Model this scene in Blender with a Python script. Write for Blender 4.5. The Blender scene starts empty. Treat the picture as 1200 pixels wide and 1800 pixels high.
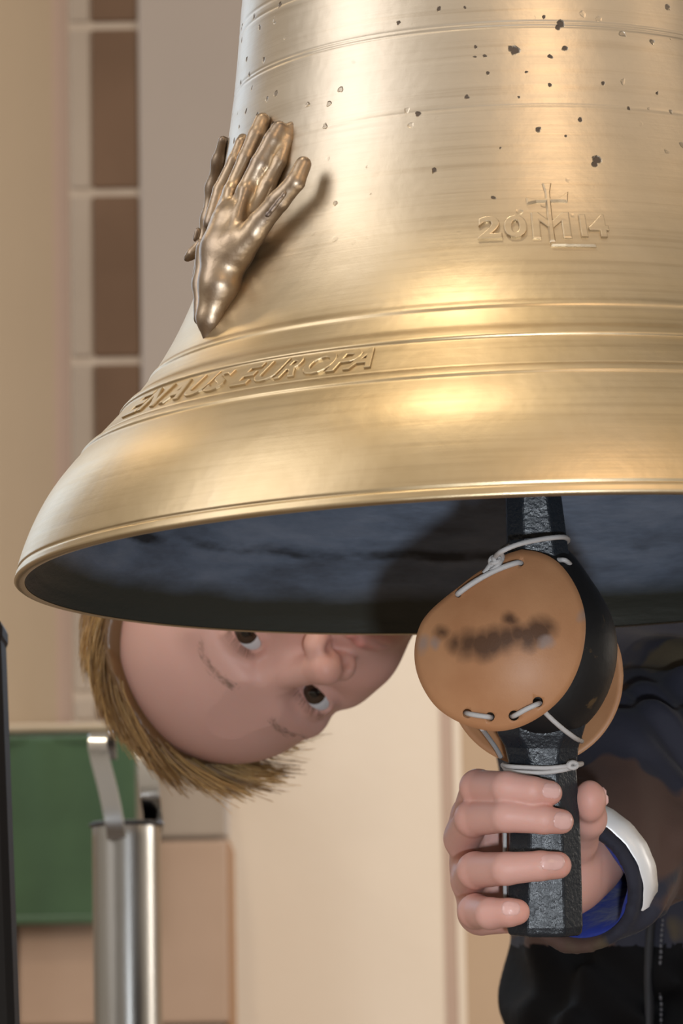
import bpy, bmesh, math, random
import numpy as np
from mathutils import Vector, Matrix

random.seed(7); rng = np.random.default_rng(7)
SC = bpy.context.scene
COL = SC.collection
R = math.radians

# ------------------------------------------------------------------ camera
F_PX, W_PX, H_PX = 7400.0, 1200.0, 1800.0
CAM = np.array([0.0, 0.0, 0.75])
_p, _ro = R(8.67), R(1.0)
_r0 = np.array([1.0, 0, 0]); _u0 = np.array([0, -math.sin(_p), math.cos(_p)])
FW = np.array([0, math.cos(_p), math.sin(_p)])
RT = math.cos(_ro)*_r0 - math.sin(_ro)*_u0
UP = math.sin(_ro)*_r0 + math.cos(_ro)*_u0
cd = bpy.data.cameras.new('camera'); cam = bpy.data.objects.new('camera', cd); COL.objects.link(cam)
m = Matrix.Identity(4)
for i in range(3):
    m[i][0], m[i][1], m[i][2], m[i][3] = RT[i], UP[i], -FW[i], CAM[i]
cam.matrix_world = m
cd.sensor_fit = 'HORIZONTAL'; cd.sensor_width = 24.0
cd.lens = 24.0*F_PX/W_PX
cd.clip_start = 0.05; cd.clip_end = 60
cd.dof.use_dof = True; cd.dof.focus_distance = 1.965
cd.dof.aperture_fstop = cd.lens/7.5
SC.camera = cam

# ------------------------------------------------------------------ world, lights, exposure
SC.view_settings.view_transform = 'Standard'; SC.view_settings.look = 'None'
SC.view_settings.gamma = 1.0; SC.view_settings.exposure = 0.0
SC.view_settings.use_curve_mapping = False
wd = bpy.data.worlds.new('nave_air'); SC.world = wd; wd.use_nodes = True
bgn = wd.node_tree.nodes['Background']
bgn.inputs[0].default_value = (0.95, 0.83, 0.68, 1); bgn.inputs[1].default_value = 0.58

def area_light(name, loc, target, size, power, color, size_y=None):
    d = bpy.data.lights.new(name, 'AREA'); d.energy = power; d.color = color
    d.shape = 'RECTANGLE' if size_y else 'DISK'; d.size = size
    if size_y: d.size_y = size_y
    o = bpy.data.objects.new(name, d); COL.objects.link(o)
    o.location = loc
    o.rotation_euler = (Vector(target)-Vector(loc)).to_track_quat('-Z', 'Y').to_euler()
    return o
area_light('camera_flash', (0.12, 0.95, 0.74), (0.08, 2.0, 1.0), 0.05, 6.4, (0.84, 0.92, 1.0))
area_light('choir_window', (-1.35, 4.15, 2.0), (0.0, 2.0, 1.2), 0.40, 8, (0.55, 0.76, 1.0), 1.3)
area_light('apse_window', (0.14, 4.54, 1.70), (0.0, 2.0, 1.2), 0.36, 12, (0.62, 0.80, 1.0), 0.58)
area_light('nave_window', (-2.8, 0.8, 2.9), (0.1, 2.0, 1.1), 1.6, 46, (0.98, 0.97, 0.97), 2.8)
area_light('ceiling_lamp', (-0.45, 1.55, 4.0), (0.1, 2.0, 1.1), 0.20, 20, (1.0, 0.85, 0.62))
area_light('choir_lamp', (-1.9, 3.5, 3.1), (0.0, 2.0, 1.1), 0.25, 5, (1.0, 0.78, 0.48))
area_light('chandelier', (1.2, -1.3, 3.4), (0.1, 2.0, 1.1), 0.4, 24, (1.0, 0.70, 0.42))
area_light('south_lamp', (2.6, 1.0, 2.3), (0.1, 2.0, 1.1), 0.5, 4, (1.0, 0.70, 0.42))
area_light('wall_fill_lamp', (1.9, 3.0, 1.3), (0.6, 4.6, 1.0), 0.6, 20, (1.0, 0.92, 0.82))  # added fill lamp with no known source, brightens the right back wall

# ------------------------------------------------------------------ frames and helpers
def w(p):
    """camera frame (x right, y down, z depth) to world"""
    p = np.asarray(p, float)
    return CAM + p[..., 0:1]*RT - p[..., 1:2]*UP + p[..., 2:3]*FW
def cp(px, py, d):
    return np.array([(px-600)/F_PX*d, (py-900)/F_PX*d, d])
def wp(px, py, d):
    return w(cp(px, py, d))
def on_wall(px, py, yw):
    """point where the sight line of a pixel meets the plane y = yw"""
    v = w(cp(px, py, 1.0)) - CAM
    return CAM + v*(yw/v[1])

def tag(o, label=None, cat=None, group=None, kind=None):
    if label: o['label'] = label
    if cat: o['category'] = cat
    if group: o['group'] = group
    if kind: o['kind'] = kind
    return o
def empty(name, loc=(0, 0, 0), mat=None):
    o = bpy.data.objects.new(name, None); COL.objects.link(o); o.empty_display_size = 0.05
    if mat is not None: o.matrix_world = mat
    else: o.location = [float(a) for a in loc]
    return o
def mk(name, verts, faces, mat, parent=None, smooth=True, local=False):
    v = np.asarray(verts, float)
    if parent is not None and not local:
        o0 = np.array(parent.get('_org', (0, 0, 0)), float)
        v = v - o0
    me = bpy.data.meshes.new(name)
    faces = faces if isinstance(faces, list) else np.asarray(faces)
    me.from_pydata(v.tolist(), [], faces if isinstance(faces, list) else faces.tolist())
    me.update()
    if smooth: me.polygons.foreach_set('use_smooth', np.ones(len(me.polygons), bool))
    if mat is not None:
        for mm in (mat if isinstance(mat, (list, tuple)) else [mat]): me.materials.append(mm)
    o = bpy.data.objects.new(name, me); COL.objects.link(o)
    if parent is not None: o.parent = parent
    return o
def thing(name, loc, label, cat, group=None):
    o = empty(name, loc); o['_org'] = [float(a) for a in loc]
    tag(o, label, cat, group); return o

class MB:
    """collects shapes into one mesh"""
    def __init__(s): s.v = []; s.f = []
    def add(s, v, f):
        b = len(s.v); s.v += [tuple(map(float, q)) for q in v]; s.f += [tuple(int(i)+b for i in q) for q in f]
        return s
    def box(s, lo, hi, bev=0.0):
        bm = bmesh.new(); bmesh.ops.create_cube(bm, size=1.0)
        lo = np.array(lo); hi = np.array(hi)
        for q in bm.verts: q.co = Vector((lo+hi)/2 + np.array(q.co)*(hi-lo))
        if bev: bmesh.ops.bevel(bm, geom=list(bm.edges), offset=bev, segments=2, affect='EDGES', profile=.5)
        bm.verts.index_update()
        s.add([q.co for q in bm.verts], [[q.index for q in f.verts] for f in bm.faces]); bm.free(); return s
    def tube(s, pts, rad, n=10, cap=True, flat=1.0, ref=None):
        pts = np.asarray(pts, float); k = len(pts)
        rad = np.broadcast_to(np.asarray(rad, float), (k,))
        t = np.gradient(pts, axis=0); t /= np.linalg.norm(t, axis=1)[:, None]+1e-12
        a = np.array(ref if ref is not None else ((0, 0, 1.0) if abs(t[0][2]) < .9 else (1.0, 0, 0)))
        V = []
        for i in range(k):
            a = a - t[i]*a.dot(t[i]); a /= np.linalg.norm(a)+1e-12
            b = np.cross(t[i], a)
            for j in range(n):
                th = 2*math.pi*j/n
                V.append(pts[i] + rad[i]*(math.cos(th)*a*flat + math.sin(th)*b))
        Fc = []
        for i in range(k-1):
            for j in range(n):
                Fc.append((i*n+j, i*n+(j+1) % n, (i+1)*n+(j+1) % n, (i+1)*n+j))
        if cap: Fc += [tuple(range(n-1, -1, -1)), tuple((k-1)*n+j for j in range(n))]
        return s.add(V, Fc)
    def build(s, name, mat, parent=None, smooth=True, local=False):
        return mk(name, s.v, s.f, mat, parent, smooth, local)

def spline(P, n=8):
    """Catmull-Rom through points, n samples each span"""
    P = np.asarray(P, float); Q = np.vstack([2*P[0]-P[1], P, 2*P[-1]-P[-2]]); out = []
    for i in range(1, len(Q)-2):
        for s in np.linspace(0, 1, n, endpoint=False):
            a, b, c, d = Q[i-1], Q[i], Q[i+1], Q[i+2]
            out.append(.5*((2*b)+(-a+c)*s+(2*a-5*b+4*c-d)*s*s+(-a+3*b-3*c+d)*s**3))
    out.append(P[-1]); return np.array(out)

# ------------------------------------------------------------------ implicit surfaces
class Field:
    def __init__(s, lo, hi, h):
        s.h = h; s.ax = [np.arange(lo[i], hi[i]+h, h).astype(np.float32) for i in range(3)]
        s.a = np.full([len(q) for q in s.ax], 0.05, np.float32)
    def _sl(s, lo, hi, m):
        sl = tuple(slice(max(0, np.searchsorted(s.ax[i], lo[i]-m)), min(len(s.ax[i]), np.searchsorted(s.ax[i], hi[i]+m)+1)) for i in range(3))
        X = s.ax[0][sl[0]][:, None, None]; Y = s.ax[1][sl[1]][None, :, None]; Z = s.ax[2][sl[2]][None, None, :]
        return sl, X, Y, Z
    def _mix(s, sl, d, k, op):
        a = s.a[sl]
        if a.size == 0: return
        if op == 'add':
            if k > 0:
                hh = np.maximum(k-np.abs(a-d), 0)/k; s.a[sl] = np.minimum(a, d)-hh*hh*k*.25
            else: s.a[sl] = np.minimum(a, d)
        else:
            d = -d
            if k > 0:
                hh = np.maximum(k-np.abs(a-d), 0)/k; s.a[sl] = np.maximum(a, d)+hh*hh*k*.25
            else: s.a[sl] = np.maximum(a, d)
    def cap(s, p, q, r0, r1, k=.004, op='add'):
        p = np.array(p, np.float32); q = np.array(q, np.float32); m = max(r0, r1)+k+4*s.h
        sl, X, Y, Z = s._sl(np.minimum(p, q), np.maximum(p, q), m)
        d = q-p; L = float(d.dot(d))+1e-12
        t = np.clip(((X-p[0])*d[0]+(Y-p[1])*d[1]+(Z-p[2])*d[2])/L, 0, 1)
        D = np.sqrt((X-p[0]-t*d[0])**2+(Y-p[1]-t*d[1])**2+(Z-p[2]-t*d[2])**2)-(r0+(r1-r0)*t)
        s._mix(sl, D, k, op); return s
    def chain(s, pts, rad, k=.004, op='add'):
        for i in range(len(pts)-1): s.cap(pts[i], pts[i+1], rad[i], rad[i+1], k, op)
        return s
    def ell(s, c, r, k=.006, op='add', rot=None):
        c = np.array(c, np.float32); r = np.array(r, np.float32); m = k+4*s.h
        e = r if rot is None else np.full(3, r.max(), np.float32)
        sl, X, Y, Z = s._sl(c-e, c+e, m)
        x, y, z = X-c[0], Y-c[1], Z-c[2]
        if rot is not None:
            M = np.asarray(rot, np.float32).T
            x, y, z = (M[i, 0]*x+M[i, 1]*y+M[i, 2]*z for i in range(3))
        k0 = np.sqrt((x/r[0])**2+(y/r[1])**2+(z/r[2])**2)
        k1 = np.sqrt((x/r[0]**2)**2+(y/r[1]**2)**2+(z/r[2]**2)**2)+1e-9
        s._mix(sl, (k0*(k0-1)/k1).astype(np.float32), k, op); return s
    def merge(s, g, k, op='add'):
        """g is a field on the same grid"""
        s._mix((slice(None),)*3, g.a, k, op); return s
    def like(s):
        g = object.__new__(Field); g.h = s.h; g.ax = s.ax; g.a = np.full_like(s.a, .05); return g
    def mesh(s):
        a = s.a; ins = a < 0
        n = a.shape
        c = [ins[i:n[0]-1+i, j:n[1]-1+j, k:n[2]-1+k] for i in (0, 1) for j in (0, 1) for k in (0, 1)]
        allin = c[0].copy(); anyin = c[0].copy()
        for q in c[1:]: allin &= q; anyin |= q
        act = anyin & ~allin
        I = np.argwhere(act); N = len(I)
        idx = np.full(act.shape, -1, np.int32); idx[tuple(I.T)] = np.arange(N)
        offs = np.array([(i, j, k) for i in (0, 1) for j in (0, 1) for k in (0, 1)])
        vals = np.stack([a[tuple((I+o).T)] for o in offs], 1)
        acc = np.zeros((N, 3)); cnt = np.zeros(N)
        for A in range(8):
            for B in range(A+1, 8):
                if np.abs(offs[A]-offs[B]).sum() != 1: continue
                va, vb = vals[:, A], vals[:, B]; x = (va < 0) != (vb < 0)
                t = np.where(x, va/np.where(x, va-vb, 1), 0)
                acc += np.where(x[:, None], offs[A]+t[:, None]*(offs[B]-offs[A]), 0); cnt += x
        V = I+acc/cnt[:, None]
        V = np.stack([s.ax[i][0]+V[:, i]*s.h for i in range(3)], 1)
        Fs = []
        for ax in range(3):
            sl0 = [slice(None)]*3; sl1 = [slice(None)]*3; sl0[ax] = slice(0, -1); sl1[ax] = slice(1, None)
            A = ins[tuple(sl0)]; B = ins[tuple(sl1)]
            E = np.argwhere(A != B)
            u, v = [q for q in range(3) if q != ax]
            E = E[(E[:, u] > 0) & (E[:, v] > 0) & (E[:, u] < n[u]-1) & (E[:, v] < n[v]-1)]
            fl = A[tuple(E.T)]
            def cell(du, dv):
                q = E.copy(); q[:, u] += du; q[:, v] += dv; return idx[tuple(q.T)]
            Q = np.stack([cell(-1, -1), cell(0, -1), cell(0, 0), cell(-1, 0)], 1)
            if ax == 1: fl = ~fl
            Q[~fl] = Q[~fl][:, ::-1]
            Fs.append(Q)
        return V, np.vstack(Fs)

# ------------------------------------------------------------------ materials
def mat(name, color=(.5, .5, .5), rough=.5, metal=0.0, spec=.5, sss=0, sheen=0):
    mt = bpy.data.materials.new(name); mt.use_nodes = True
    b = mt.node_tree.nodes['Principled BSDF']
    b.inputs['Base Color'].default_value = (*color, 1); b.inputs['Roughness'].default_value = rough
    b.inputs['Metallic'].default_value = metal; b.inputs['Specular IOR Level'].default_value = spec
    if sss:
        b.inputs['Subsurface Weight'].default_value = sss; b.inputs['Subsurface Radius'].default_value = (1, .35, .2)
        b.inputs['Subsurface Scale'].default_value = .004
    if sheen: b.inputs['Sheen Weight'].default_value = sheen
    return mt
class NT:
    def __init__(s, mt): s.t = mt.node_tree; s.b = s.t.nodes['Principled BSDF']
    def n(s, typ, **kw):
        q = s.t.nodes.new(typ)
        for k, v in kw.items():
            if isinstance(k, str) and k.startswith('i_'): q.inputs[k[2:].replace('_', ' ')].default_value = v
            else: setattr(q, k, v)
        return q
    def l(s, a, b): s.t.links.new(a, b)
    def coord(s, scale=(1, 1, 1), out='Object'):
        c = s.n('ShaderNodeTexCoord'); mp = s.n('ShaderNodeMapping'); mp.inputs['Scale'].default_value = scale
        s.l(c.outputs[out], mp.inputs[0]); return mp.outputs[0]
    def noise(s, co, scale, detail=4, rough=.55):
        q = s.n('ShaderNodeTexNoise'); q.inputs['Scale'].default_value = scale; q.inputs['Detail'].default_value = detail
        q.inputs['Roughness'].default_value = rough; s.l(co, q.inputs['Vector']); return q.outputs['Fac']
    def ramp(s, fac, stops):
        q = s.n('ShaderNodeValToRGB'); e = q.color_ramp.elements
        while len(e) < len(stops): e.new(.5)
        for el, (p, c) in zip(e, stops):
            el.position = p; el.color = (*c, 1) if len(c) == 3 else c
        s.l(fac, q.inputs[0]); return q.outputs[0]
    def math(s, op, a, b=0.0):
        q = s.n('ShaderNodeMath', operation=op)
        for i, v in ((0, a), (1, b)):
            if isinstance(v, (int, float)): q.inputs[i].default_value = v
            else: s.l(v, q.inputs[i])
        return q.outputs[0]
    def mix(s, fac, a, b, blend='MIX'):
        q = s.n('ShaderNodeMix', data_type='RGBA', blend_type=blend)
        for i, v in ((0, fac), (6, a), (7, b)):
            if isinstance(v, (int, float)): q.inputs[i].default_value = v
            elif isinstance(v, tuple): q.inputs[i].default_value = (*v, 1)
            else: s.l(v, q.inputs[i])
        return q.outputs[2]
    def bump(s, h, strength=.2, dist=.001, prev=None):
        q = s.n('ShaderNodeBump'); q.inputs['Strength'].default_value = strength; q.inputs['Distance'].default_value = dist
        s.l(h, q.inputs['Height'])
        if prev is not None: s.l(prev, q.inputs['Normal'])
        s.l(q.outputs[0], s.b.inputs['Normal']); return q.outputs[0]
    def color(s, c): s.l(c, s.b.inputs['Base Color'])
    def rough(s, r): s.l(r, s.b.inputs['Roughness'])

def plaster(name, c1, c2, scale=2.0):
    mt = mat(name, c1, .9, spec=.2); k = NT(mt); co = k.coord()
    k.color(k.ramp(k.noise(co, scale, 5), [(.3, c1), (.7, c2)])); k.bump(k.noise(co, 60, 3), .15, .002); return mt
M = {}
M['cream'] = plaster('cream_plaster', (.47, .375, .275), (.51, .41, .305))
M['cream_right'] = plaster('cream_paint', (.80, .71, .61), (.84, .75, .65))
M['mauve'] = plaster('grey_plaster', (.36, .315, .29), (.40, .35, .32))
M['pink'] = plaster('pink_paint_line', (.50, .375, .31), (.53, .40, .335))
M['tan'] = plaster('tan_wall', (.50, .37, .26), (.53, .40, .29))  # tan tone for the wall right of the pink line
M['mortar'] = plaster('pale_mortar', (.42, .35, .29), (.46, .39, .33), 30)
M['floor'] = plaster('stone_floor', (.25, .20, .16), (.32, .26, .21), 3)
M['stone'] = plaster('shaded_brown_sandstone', (.125, .078, .052), (.165, .104, .070), 6)  # brown stone with the shade of the pier's side put into its colour
M['stone_pale'] = plaster('taupe_sandstone', (.34, .285, .24), (.385, .325, .275), 6)
M['stone_pink'] = plaster('pinkish_sandstone', (.40, .285, .215), (.46, .335, .26), 5)

# ------------------------------------------------------------------ the setting
YW = 4.6
floor = MB().box((-4, -4, -.05), (5, 5, 0)).build('floor', M['floor']); tag(floor, kind='structure')
def wall_slab(name, px0, px1, y0, thick, zt, mt, z0=0.0, bev=0):
    a = on_wall(px0, 1500, y0)[0]; b = on_wall(px1, 1500, y0)[0]
    o = MB().box((a, y0, z0), (b, y0+thick, zt), bev).build(name, mt, smooth=False); tag(o, kind='structure'); return o
def wx(px, py=1000, y=YW): return float(on_wall(px, py, y)[0])
def wz(py, px=300, y=YW): return float(on_wall(px, py, y)[2])
b = MB().box((-4, YW, 0), (wx(100), YW+.2, 4)).build('wall_back', M['cream'], smooth=False); tag(b, kind='structure')
b = MB().box((wx(100), YW, 0), (wx(790), YW+.2, 4)).build('wall_back', M['cream_right'], smooth=False); tag(b, kind='structure')
b = MB().box((wx(790), YW, 0), (5, YW+.2, 4)).build('wall_back', M['tan'], smooth=False); tag(b, kind='structure')
for n, (x0, x1, mt) in enumerate([(98, 126, 'pink'), (768, 788, 'pink'), (790, 803, 'cream_right')]):
    b = MB().box((wx(x0), YW-.0015, 0), (wx(x1), YW+.01, 4)).build('trim_%d' % (n+1), M[mt], smooth=False); tag(b, kind='structure')
# pier of coursed stone with a plastered face, on a stone plinth
yp = YW-.07
pier = MB().box((wx(128, y=yp), yp+.002, wz(1285)), (wx(468, y=yp), YW+.05, 4)).build('wall_pier', M['mortar'], smooth=False); tag(pier, kind='structure')
pier['_org'] = [0, 0, 0]
fc = MB().box((wx(252, y=yp), yp-.004, wz(1285)), (wx(470, y=yp), yp+.05, 4), .004).build('plaster_face', M['mauve'], pier, smooth=False)
ztop = wz(1275)
zs = [wz(q, 190, yp) for q in (1515, 1222, 928, 634, 338, 45, -248, -540)]
for i in range(len(zs)-1):
    g = .0045
    z0, z1 = max(zs[i]+g, ztop), zs[i+1]-g
    MB().box((wx(129, y=yp), yp-.001, z0), (wx(166, y=yp), yp+.05, z1), .003).build('lit_stone_block', M['stone_pale'], pier, smooth=False)  # lit face of the pier, its light put in as a paler stone colour
    MB().box((wx(168, y=yp), yp-.002, z0), (wx(250, y=yp), yp+.05, z1), .003).build('shaded_stone_block', M['stone'], pier, smooth=False)  # shaded side of the pier, its shade put in as a darker stone colour
yq = YW-.20
pl = MB().box((wx(-420, y=yq), yq+.012, 0), (wx(384, y=yq), YW+.02, wz(1282, y=yq))).build('trim_4', M['mortar'], smooth=False); tag(pl, kind='structure')
pl['_org'] = [0, 0, 0]
MB().box((wx(-430, y=yq), yq-.012, wz(1284, y=yq)), (wx(390, y=yq), YW, wz(1270, y=yq)), .004).build('plinth_ledge', M['cream'], pl, smooth=False)
courses = [(1287, 1472, 'stone_pale'), (1478, 1800, 'stone_pink'), (1806, 2130, 'stone_pink'), (2136, 2400, 'stone_pink')]
for ya, yb, mt in courses:
    for xa, xb in ((-425, -130), (-124, 22), (28, 392)):
        MB().box((wx(xa, y=yq), yq, wz(yb, y=yq)), (wx(xb, y=yq), yq+.1, wz(ya, y=yq)), .004).build('plinth_block', M[mt], pl, smooth=False)
MB().box((wx(386, y=yq), yq+.008, wz(2400, y=yq)), (wx(399, y=yq), yq+.15, wz(1478, y=yq)), .003).build('corner_strip', plaster('orange_brown_edge', (.36, .21, .12), (.40, .24, .14)), pl, smooth=False)

# ------------------------------------------------------------------ green cloth over the plinth ledge
gm = mat('green_cloth', (.045, .15, .055), .85, sheen=.3); k = NT(gm); co = k.coord()
k.color(k.ramp(k.noise(co, 14, 3), [(.3, (.034, .076, .036)), (.7, (.046, .100, .048))])); k.bump(k.noise(co, 400, 2), .2, .001)
yc = yq-.03
nx, nz = 40, 40
xa, xb = wx(-260, y=yc), wx(236, y=yc); za, zb = wz(1621, y=yc), wz(1279, y=yc)
V = []; Fc = []
for layer in (0, 1):
    for j in range(nz+1):
        for i in range(nx+1):
            s, t = i/nx, j/nz
            y = yc + .004*math.sin(9*s+1)*(1-t) + .003*math.sin(23*s+2*t) + layer*.004 - .002*math.sin(3*t)
            V.append((xa+(xb-xa)*s, y, za+(zb-za)*t - .012*s*t))
S = (nx+1)*(nz+1)
for j in range(nz):
    for i in range(nx):
        q = j*(nx+1)+i; Fc.append((q, q+1, q+nx+2, q+nx+1)); Fc.append((S+q, S+q+nx+1, S+q+nx+2, S+q+1))
for i in range(nx): Fc += [(i, S+i, S+i+1, i+1), (nz*(nx+1)+i, nz*(nx+1)+i+1, S+nz*(nx+1)+i+1, S+nz*(nx+1)+i)]
for j in range(nz):
    q = j*(nx+1); Fc += [(q, q+nx+1, S+q+nx+1, S+q), (q+nx, S+q+nx, S+q+2*nx+1, q+2*nx+1)]
cl = thing('green_hanging', ((xa+xb)/2, yc, za), 'plain green cloth hanging flat below the pale ledge, behind the steel pipe', 'cloth')
mk('cloth', V, Fc, gm, cl)
MB().tube([(xa, yc-.002, za+.004), ((xa+xb)/2, yc-.003, za+.004), (xb, yc-.002, za+.004)], .0045, 8).build('hem', gm, cl)
MB().box((xa, yc-.002, zb-.014), (xb, yq+.02, zb-.006), .002).build('hanging_rod', gm, cl)

# ------------------------------------------------------------------ steel pipe with bent strap hooks
st = mat('brushed_steel', (.32, .31, .295), .30, 1.0); k = NT(st); co = k.coord((1, 1, .12))
k.rough(k.ramp(k.noise(co, 30, 4), [(.3, (.22,)*3), (.7, (.42,)*3)])); k.bump(k.noise(co, 140, 2), .08, .001)
stl = mat('polished_steel', (.44, .43, .42), .2, 1.0)
dk = mat('dark_steel_inside', (.05, .05, .055), .5, .6)
DP = 3.0
tb = wp(222, 1445, DP); rad = 60/F_PX*DP
sp = thing('steel_pipe', (tb[0], tb[1], 0), 'upright hollow steel pipe with two bent strap hooks at its top', 'pipe')
n = 48; V = []; Fc = []
prof = [(rad*1.9, 0), (rad*1.9, .012), (rad*1.05, .016), (rad, .02), (rad, tb[2]-.012), (rad*1.0, tb[2]-.001), (rad*.985, tb[2]), (rad*.92, tb[2]), (rad*.91, tb[2]-.002), (rad*.91, tb[2]-.3), (0.001, tb[2]-.301)]
for r_, z_ in prof:
    for j in range(n):
        a = 2*math.pi*j/n; V.append((tb[0]+r_*math.cos(a), tb[1]+r_*math.sin(a), z_))
for i in range(len(prof)-1):
    for j in range(n): Fc.append((i*n+j, i*n+(j+1) % n, (i+1)*n+(j+1) % n, (i+1)*n+j))
ob = mk('pipe_tube', V, Fc, [st, dk], sp)
for pgi, pg in enumerate(ob.data.polygons): pg.material_index = 1 if pgi >= 7*n else 0
MB().tube([(tb[0]+(rad+.0008)*math.cos(a), tb[1]+(rad+.0008)*math.sin(a), tb[2]-.002) for a in np.linspace(0, 2*math.pi, 49)], .0016, 6, False).build('rim_ring', dk, sp)
def strap(pts, wid, th, name, bend_axis):
    P = spline(pts, 10); t = np.gradient(P, axis=0); t /= np.linalg.norm(t, axis=1)[:, None]
    V = []; Fc = []
    for i in range(len(P)):
        wv = np.array(bend_axis, float); wv -= t[i]*wv.dot(t[i]); wv /= np.linalg.norm(wv); nv = np.cross(t[i], wv)
        for a, b_ in ((-1, -.7), (-.9, -1), (.9, -1), (1, -.7), (1, .7), (.9, 1), (-.9, 1), (-1, .7)):
            V.append(P[i]+wv*a*wid/2+nv*b_*th/2)
    for i in range(len(P)-1):
        for j in range(8): Fc.append((i*8+j, i*8+(j+1) % 8, (i+1)*8+(j+1) % 8, (i+1)*8+j))
    Fc += [tuple(range(7, -1, -1)), tuple((len(P)-1)*8+j for j in range(8))]
    return mk(name, V, Fc, stl, sp, smooth=False)
s1 = [wp(205, 1474, DP-rad-.002), wp(200, 1440, DP-rad-.003), wp(190, 1390, DP-rad+.000), wp(176, 1335, DP-rad+.004), wp(171, 1308, DP-rad+.008), wp(174, 1293, DP-rad+.014), wp(181, 1291, DP-rad+.022), wp(187, 1305, DP-rad+.028), wp(189, 1335, DP-rad+.030)]
strap(s1, .0135, .0035, 'strap_hook', RT)
s2 = [wp(268, 1462, DP+.010), wp(269, 1436, DP+.006), wp(266, 1412, DP-.002), wp(263, 1392, DP-.004), wp(258, 1350, DP+.004), wp(254, 1320, DP+.012), wp(250, 1300, DP+.022), wp(246, 1310, DP+.028)]
strap(s2, .014, .0035, 'strap_hook', RT)

# ------------------------------------------------------------------ the bell
BD = 2.0
bc = cp(906.44, 1006.3, BD); _e, _rl = R(8.6685), R(1.8718)
ba = np.array([-math.sin(_rl)*math.cos(_e), -math.cos(_rl)*math.cos(_e), math.sin(_e)])
bu = np.array([math.cos(_rl), -math.sin(_rl), 0]); bu -= ba*bu.dot(ba); bu /= np.linalg.norm(bu); bv = np.cross(ba, bu)
def c2w(v): return v[0]*RT - v[1]*UP + v[2]*FW
bm4 = Matrix.Identity(4); _o = w(bc)
for i in range(3):
    bm4[i][0], bm4[i][1], bm4[i][2], bm4[i][3] = c2w(bu)[i], c2w(bv)[i], c2w(ba)[i], _o[i]
PN = np.array([(0.000, .2379), (.008, .2357), (.020, .2313), (.030, .2266), (.040, .2207), (.050, .2130), (.060, .2037), (.070, .1938), (.085, .1796), (.100, .1681), (.120, .1564), (.140, .1478), (.170, .1395), (.200, .1330), (.240, .1266), (.280, .1222), (.310, .1185)])
def pchip(x, y, xs):
    h = np.diff(x); d = np.diff(y)/h; mm = np.zeros_like(y); mm[0] = d[0]; mm[-1] = d[-1]
    for i in range(1, len(x)-1): mm[i] = 0 if d[i-1]*d[i] <= 0 else 2*d[i-1]*d[i]/(d[i-1]+d[i])
    i = np.clip(np.searchsorted(x, xs)-1, 0, len(x)-2); s = (xs-x[i])/h[i]
    return (2*s**3-3*s**2+1)*y[i]+(s**3-2*s**2+s)*h[i]*mm[i]+(-2*s**3+3*s**2)*y[i+1]+(s**3-s**2)*h[i]*mm[i+1]
def prof_r(z): return pchip(PN[:, 0], PN[:, 1], np.asarray(z, float))
def prof_n(z):
    dr = (prof_r(z+.001)-prof_r(z-.001))/.002; l = np.sqrt(1+dr*dr); return 1/l, -dr/l   # outward (r, z)
def ridge(z):
    g = lambda c, s, h: h*np.exp(-((z-c)/s)**2)
    o = 0*z
    step = lambda c, wd_: 1/(1+np.exp(-(z-c)/wd_))
    o += (.0013)*(step(.0588, .0003)-step(.0630, .0005))       # moulding below the inscription
    o += .0018*(step(.0786, .0003)-step(.0836, .0006))       # moulding above the inscription
    o += -.0006*g(.0635, .0005, 1)
    o += .0008*(step(.0945, .0003)-step(.0972, .0005))
    o += -.0008*g(.0054, .0007, 1)
    o += -.0003*g(.2325, .0006, 1) - .00025*g(.2345, .0006, 1)
    o += -.00015*g(.194, .0006, 1) - .0003*g(.262, .0006, 1) - .0003*g(.2665, .0007, 1)
    return o
bell = empty('church_bell', mat=bm4); bell['_org'] = [0, 0, 0]
tag(bell, 'large bronze church bell with raised lettering and sculpted hands on its side', 'bell')

# bronze
br = mat('polished_bronze', (.60, .41, .20), .3, 1.0); k = NT(br); co = k.coord(); cs = k.coord((1, 1, 14)); cv = k.coord((1, 1, 55))
blot = k.noise(co, 9, 5, .6)
base = k.ramp(blot, [(.25, (.42, .315, .18)), (.5, (.55, .435, .275)), (.75, (.61, .505, .36))])
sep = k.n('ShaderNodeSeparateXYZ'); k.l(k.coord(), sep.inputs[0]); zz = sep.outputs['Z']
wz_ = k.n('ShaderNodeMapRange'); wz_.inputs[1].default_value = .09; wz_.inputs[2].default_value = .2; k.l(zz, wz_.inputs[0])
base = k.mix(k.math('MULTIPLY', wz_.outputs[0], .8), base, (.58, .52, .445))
lines = k.noise(cv, 6, 5, .65)
base = k.mix(k.math('MULTIPLY', k.ramp(lines, [(.35, (1,)*3), (.5, (0,)*3)]), .16), base, (.30, .20, .10))
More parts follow.
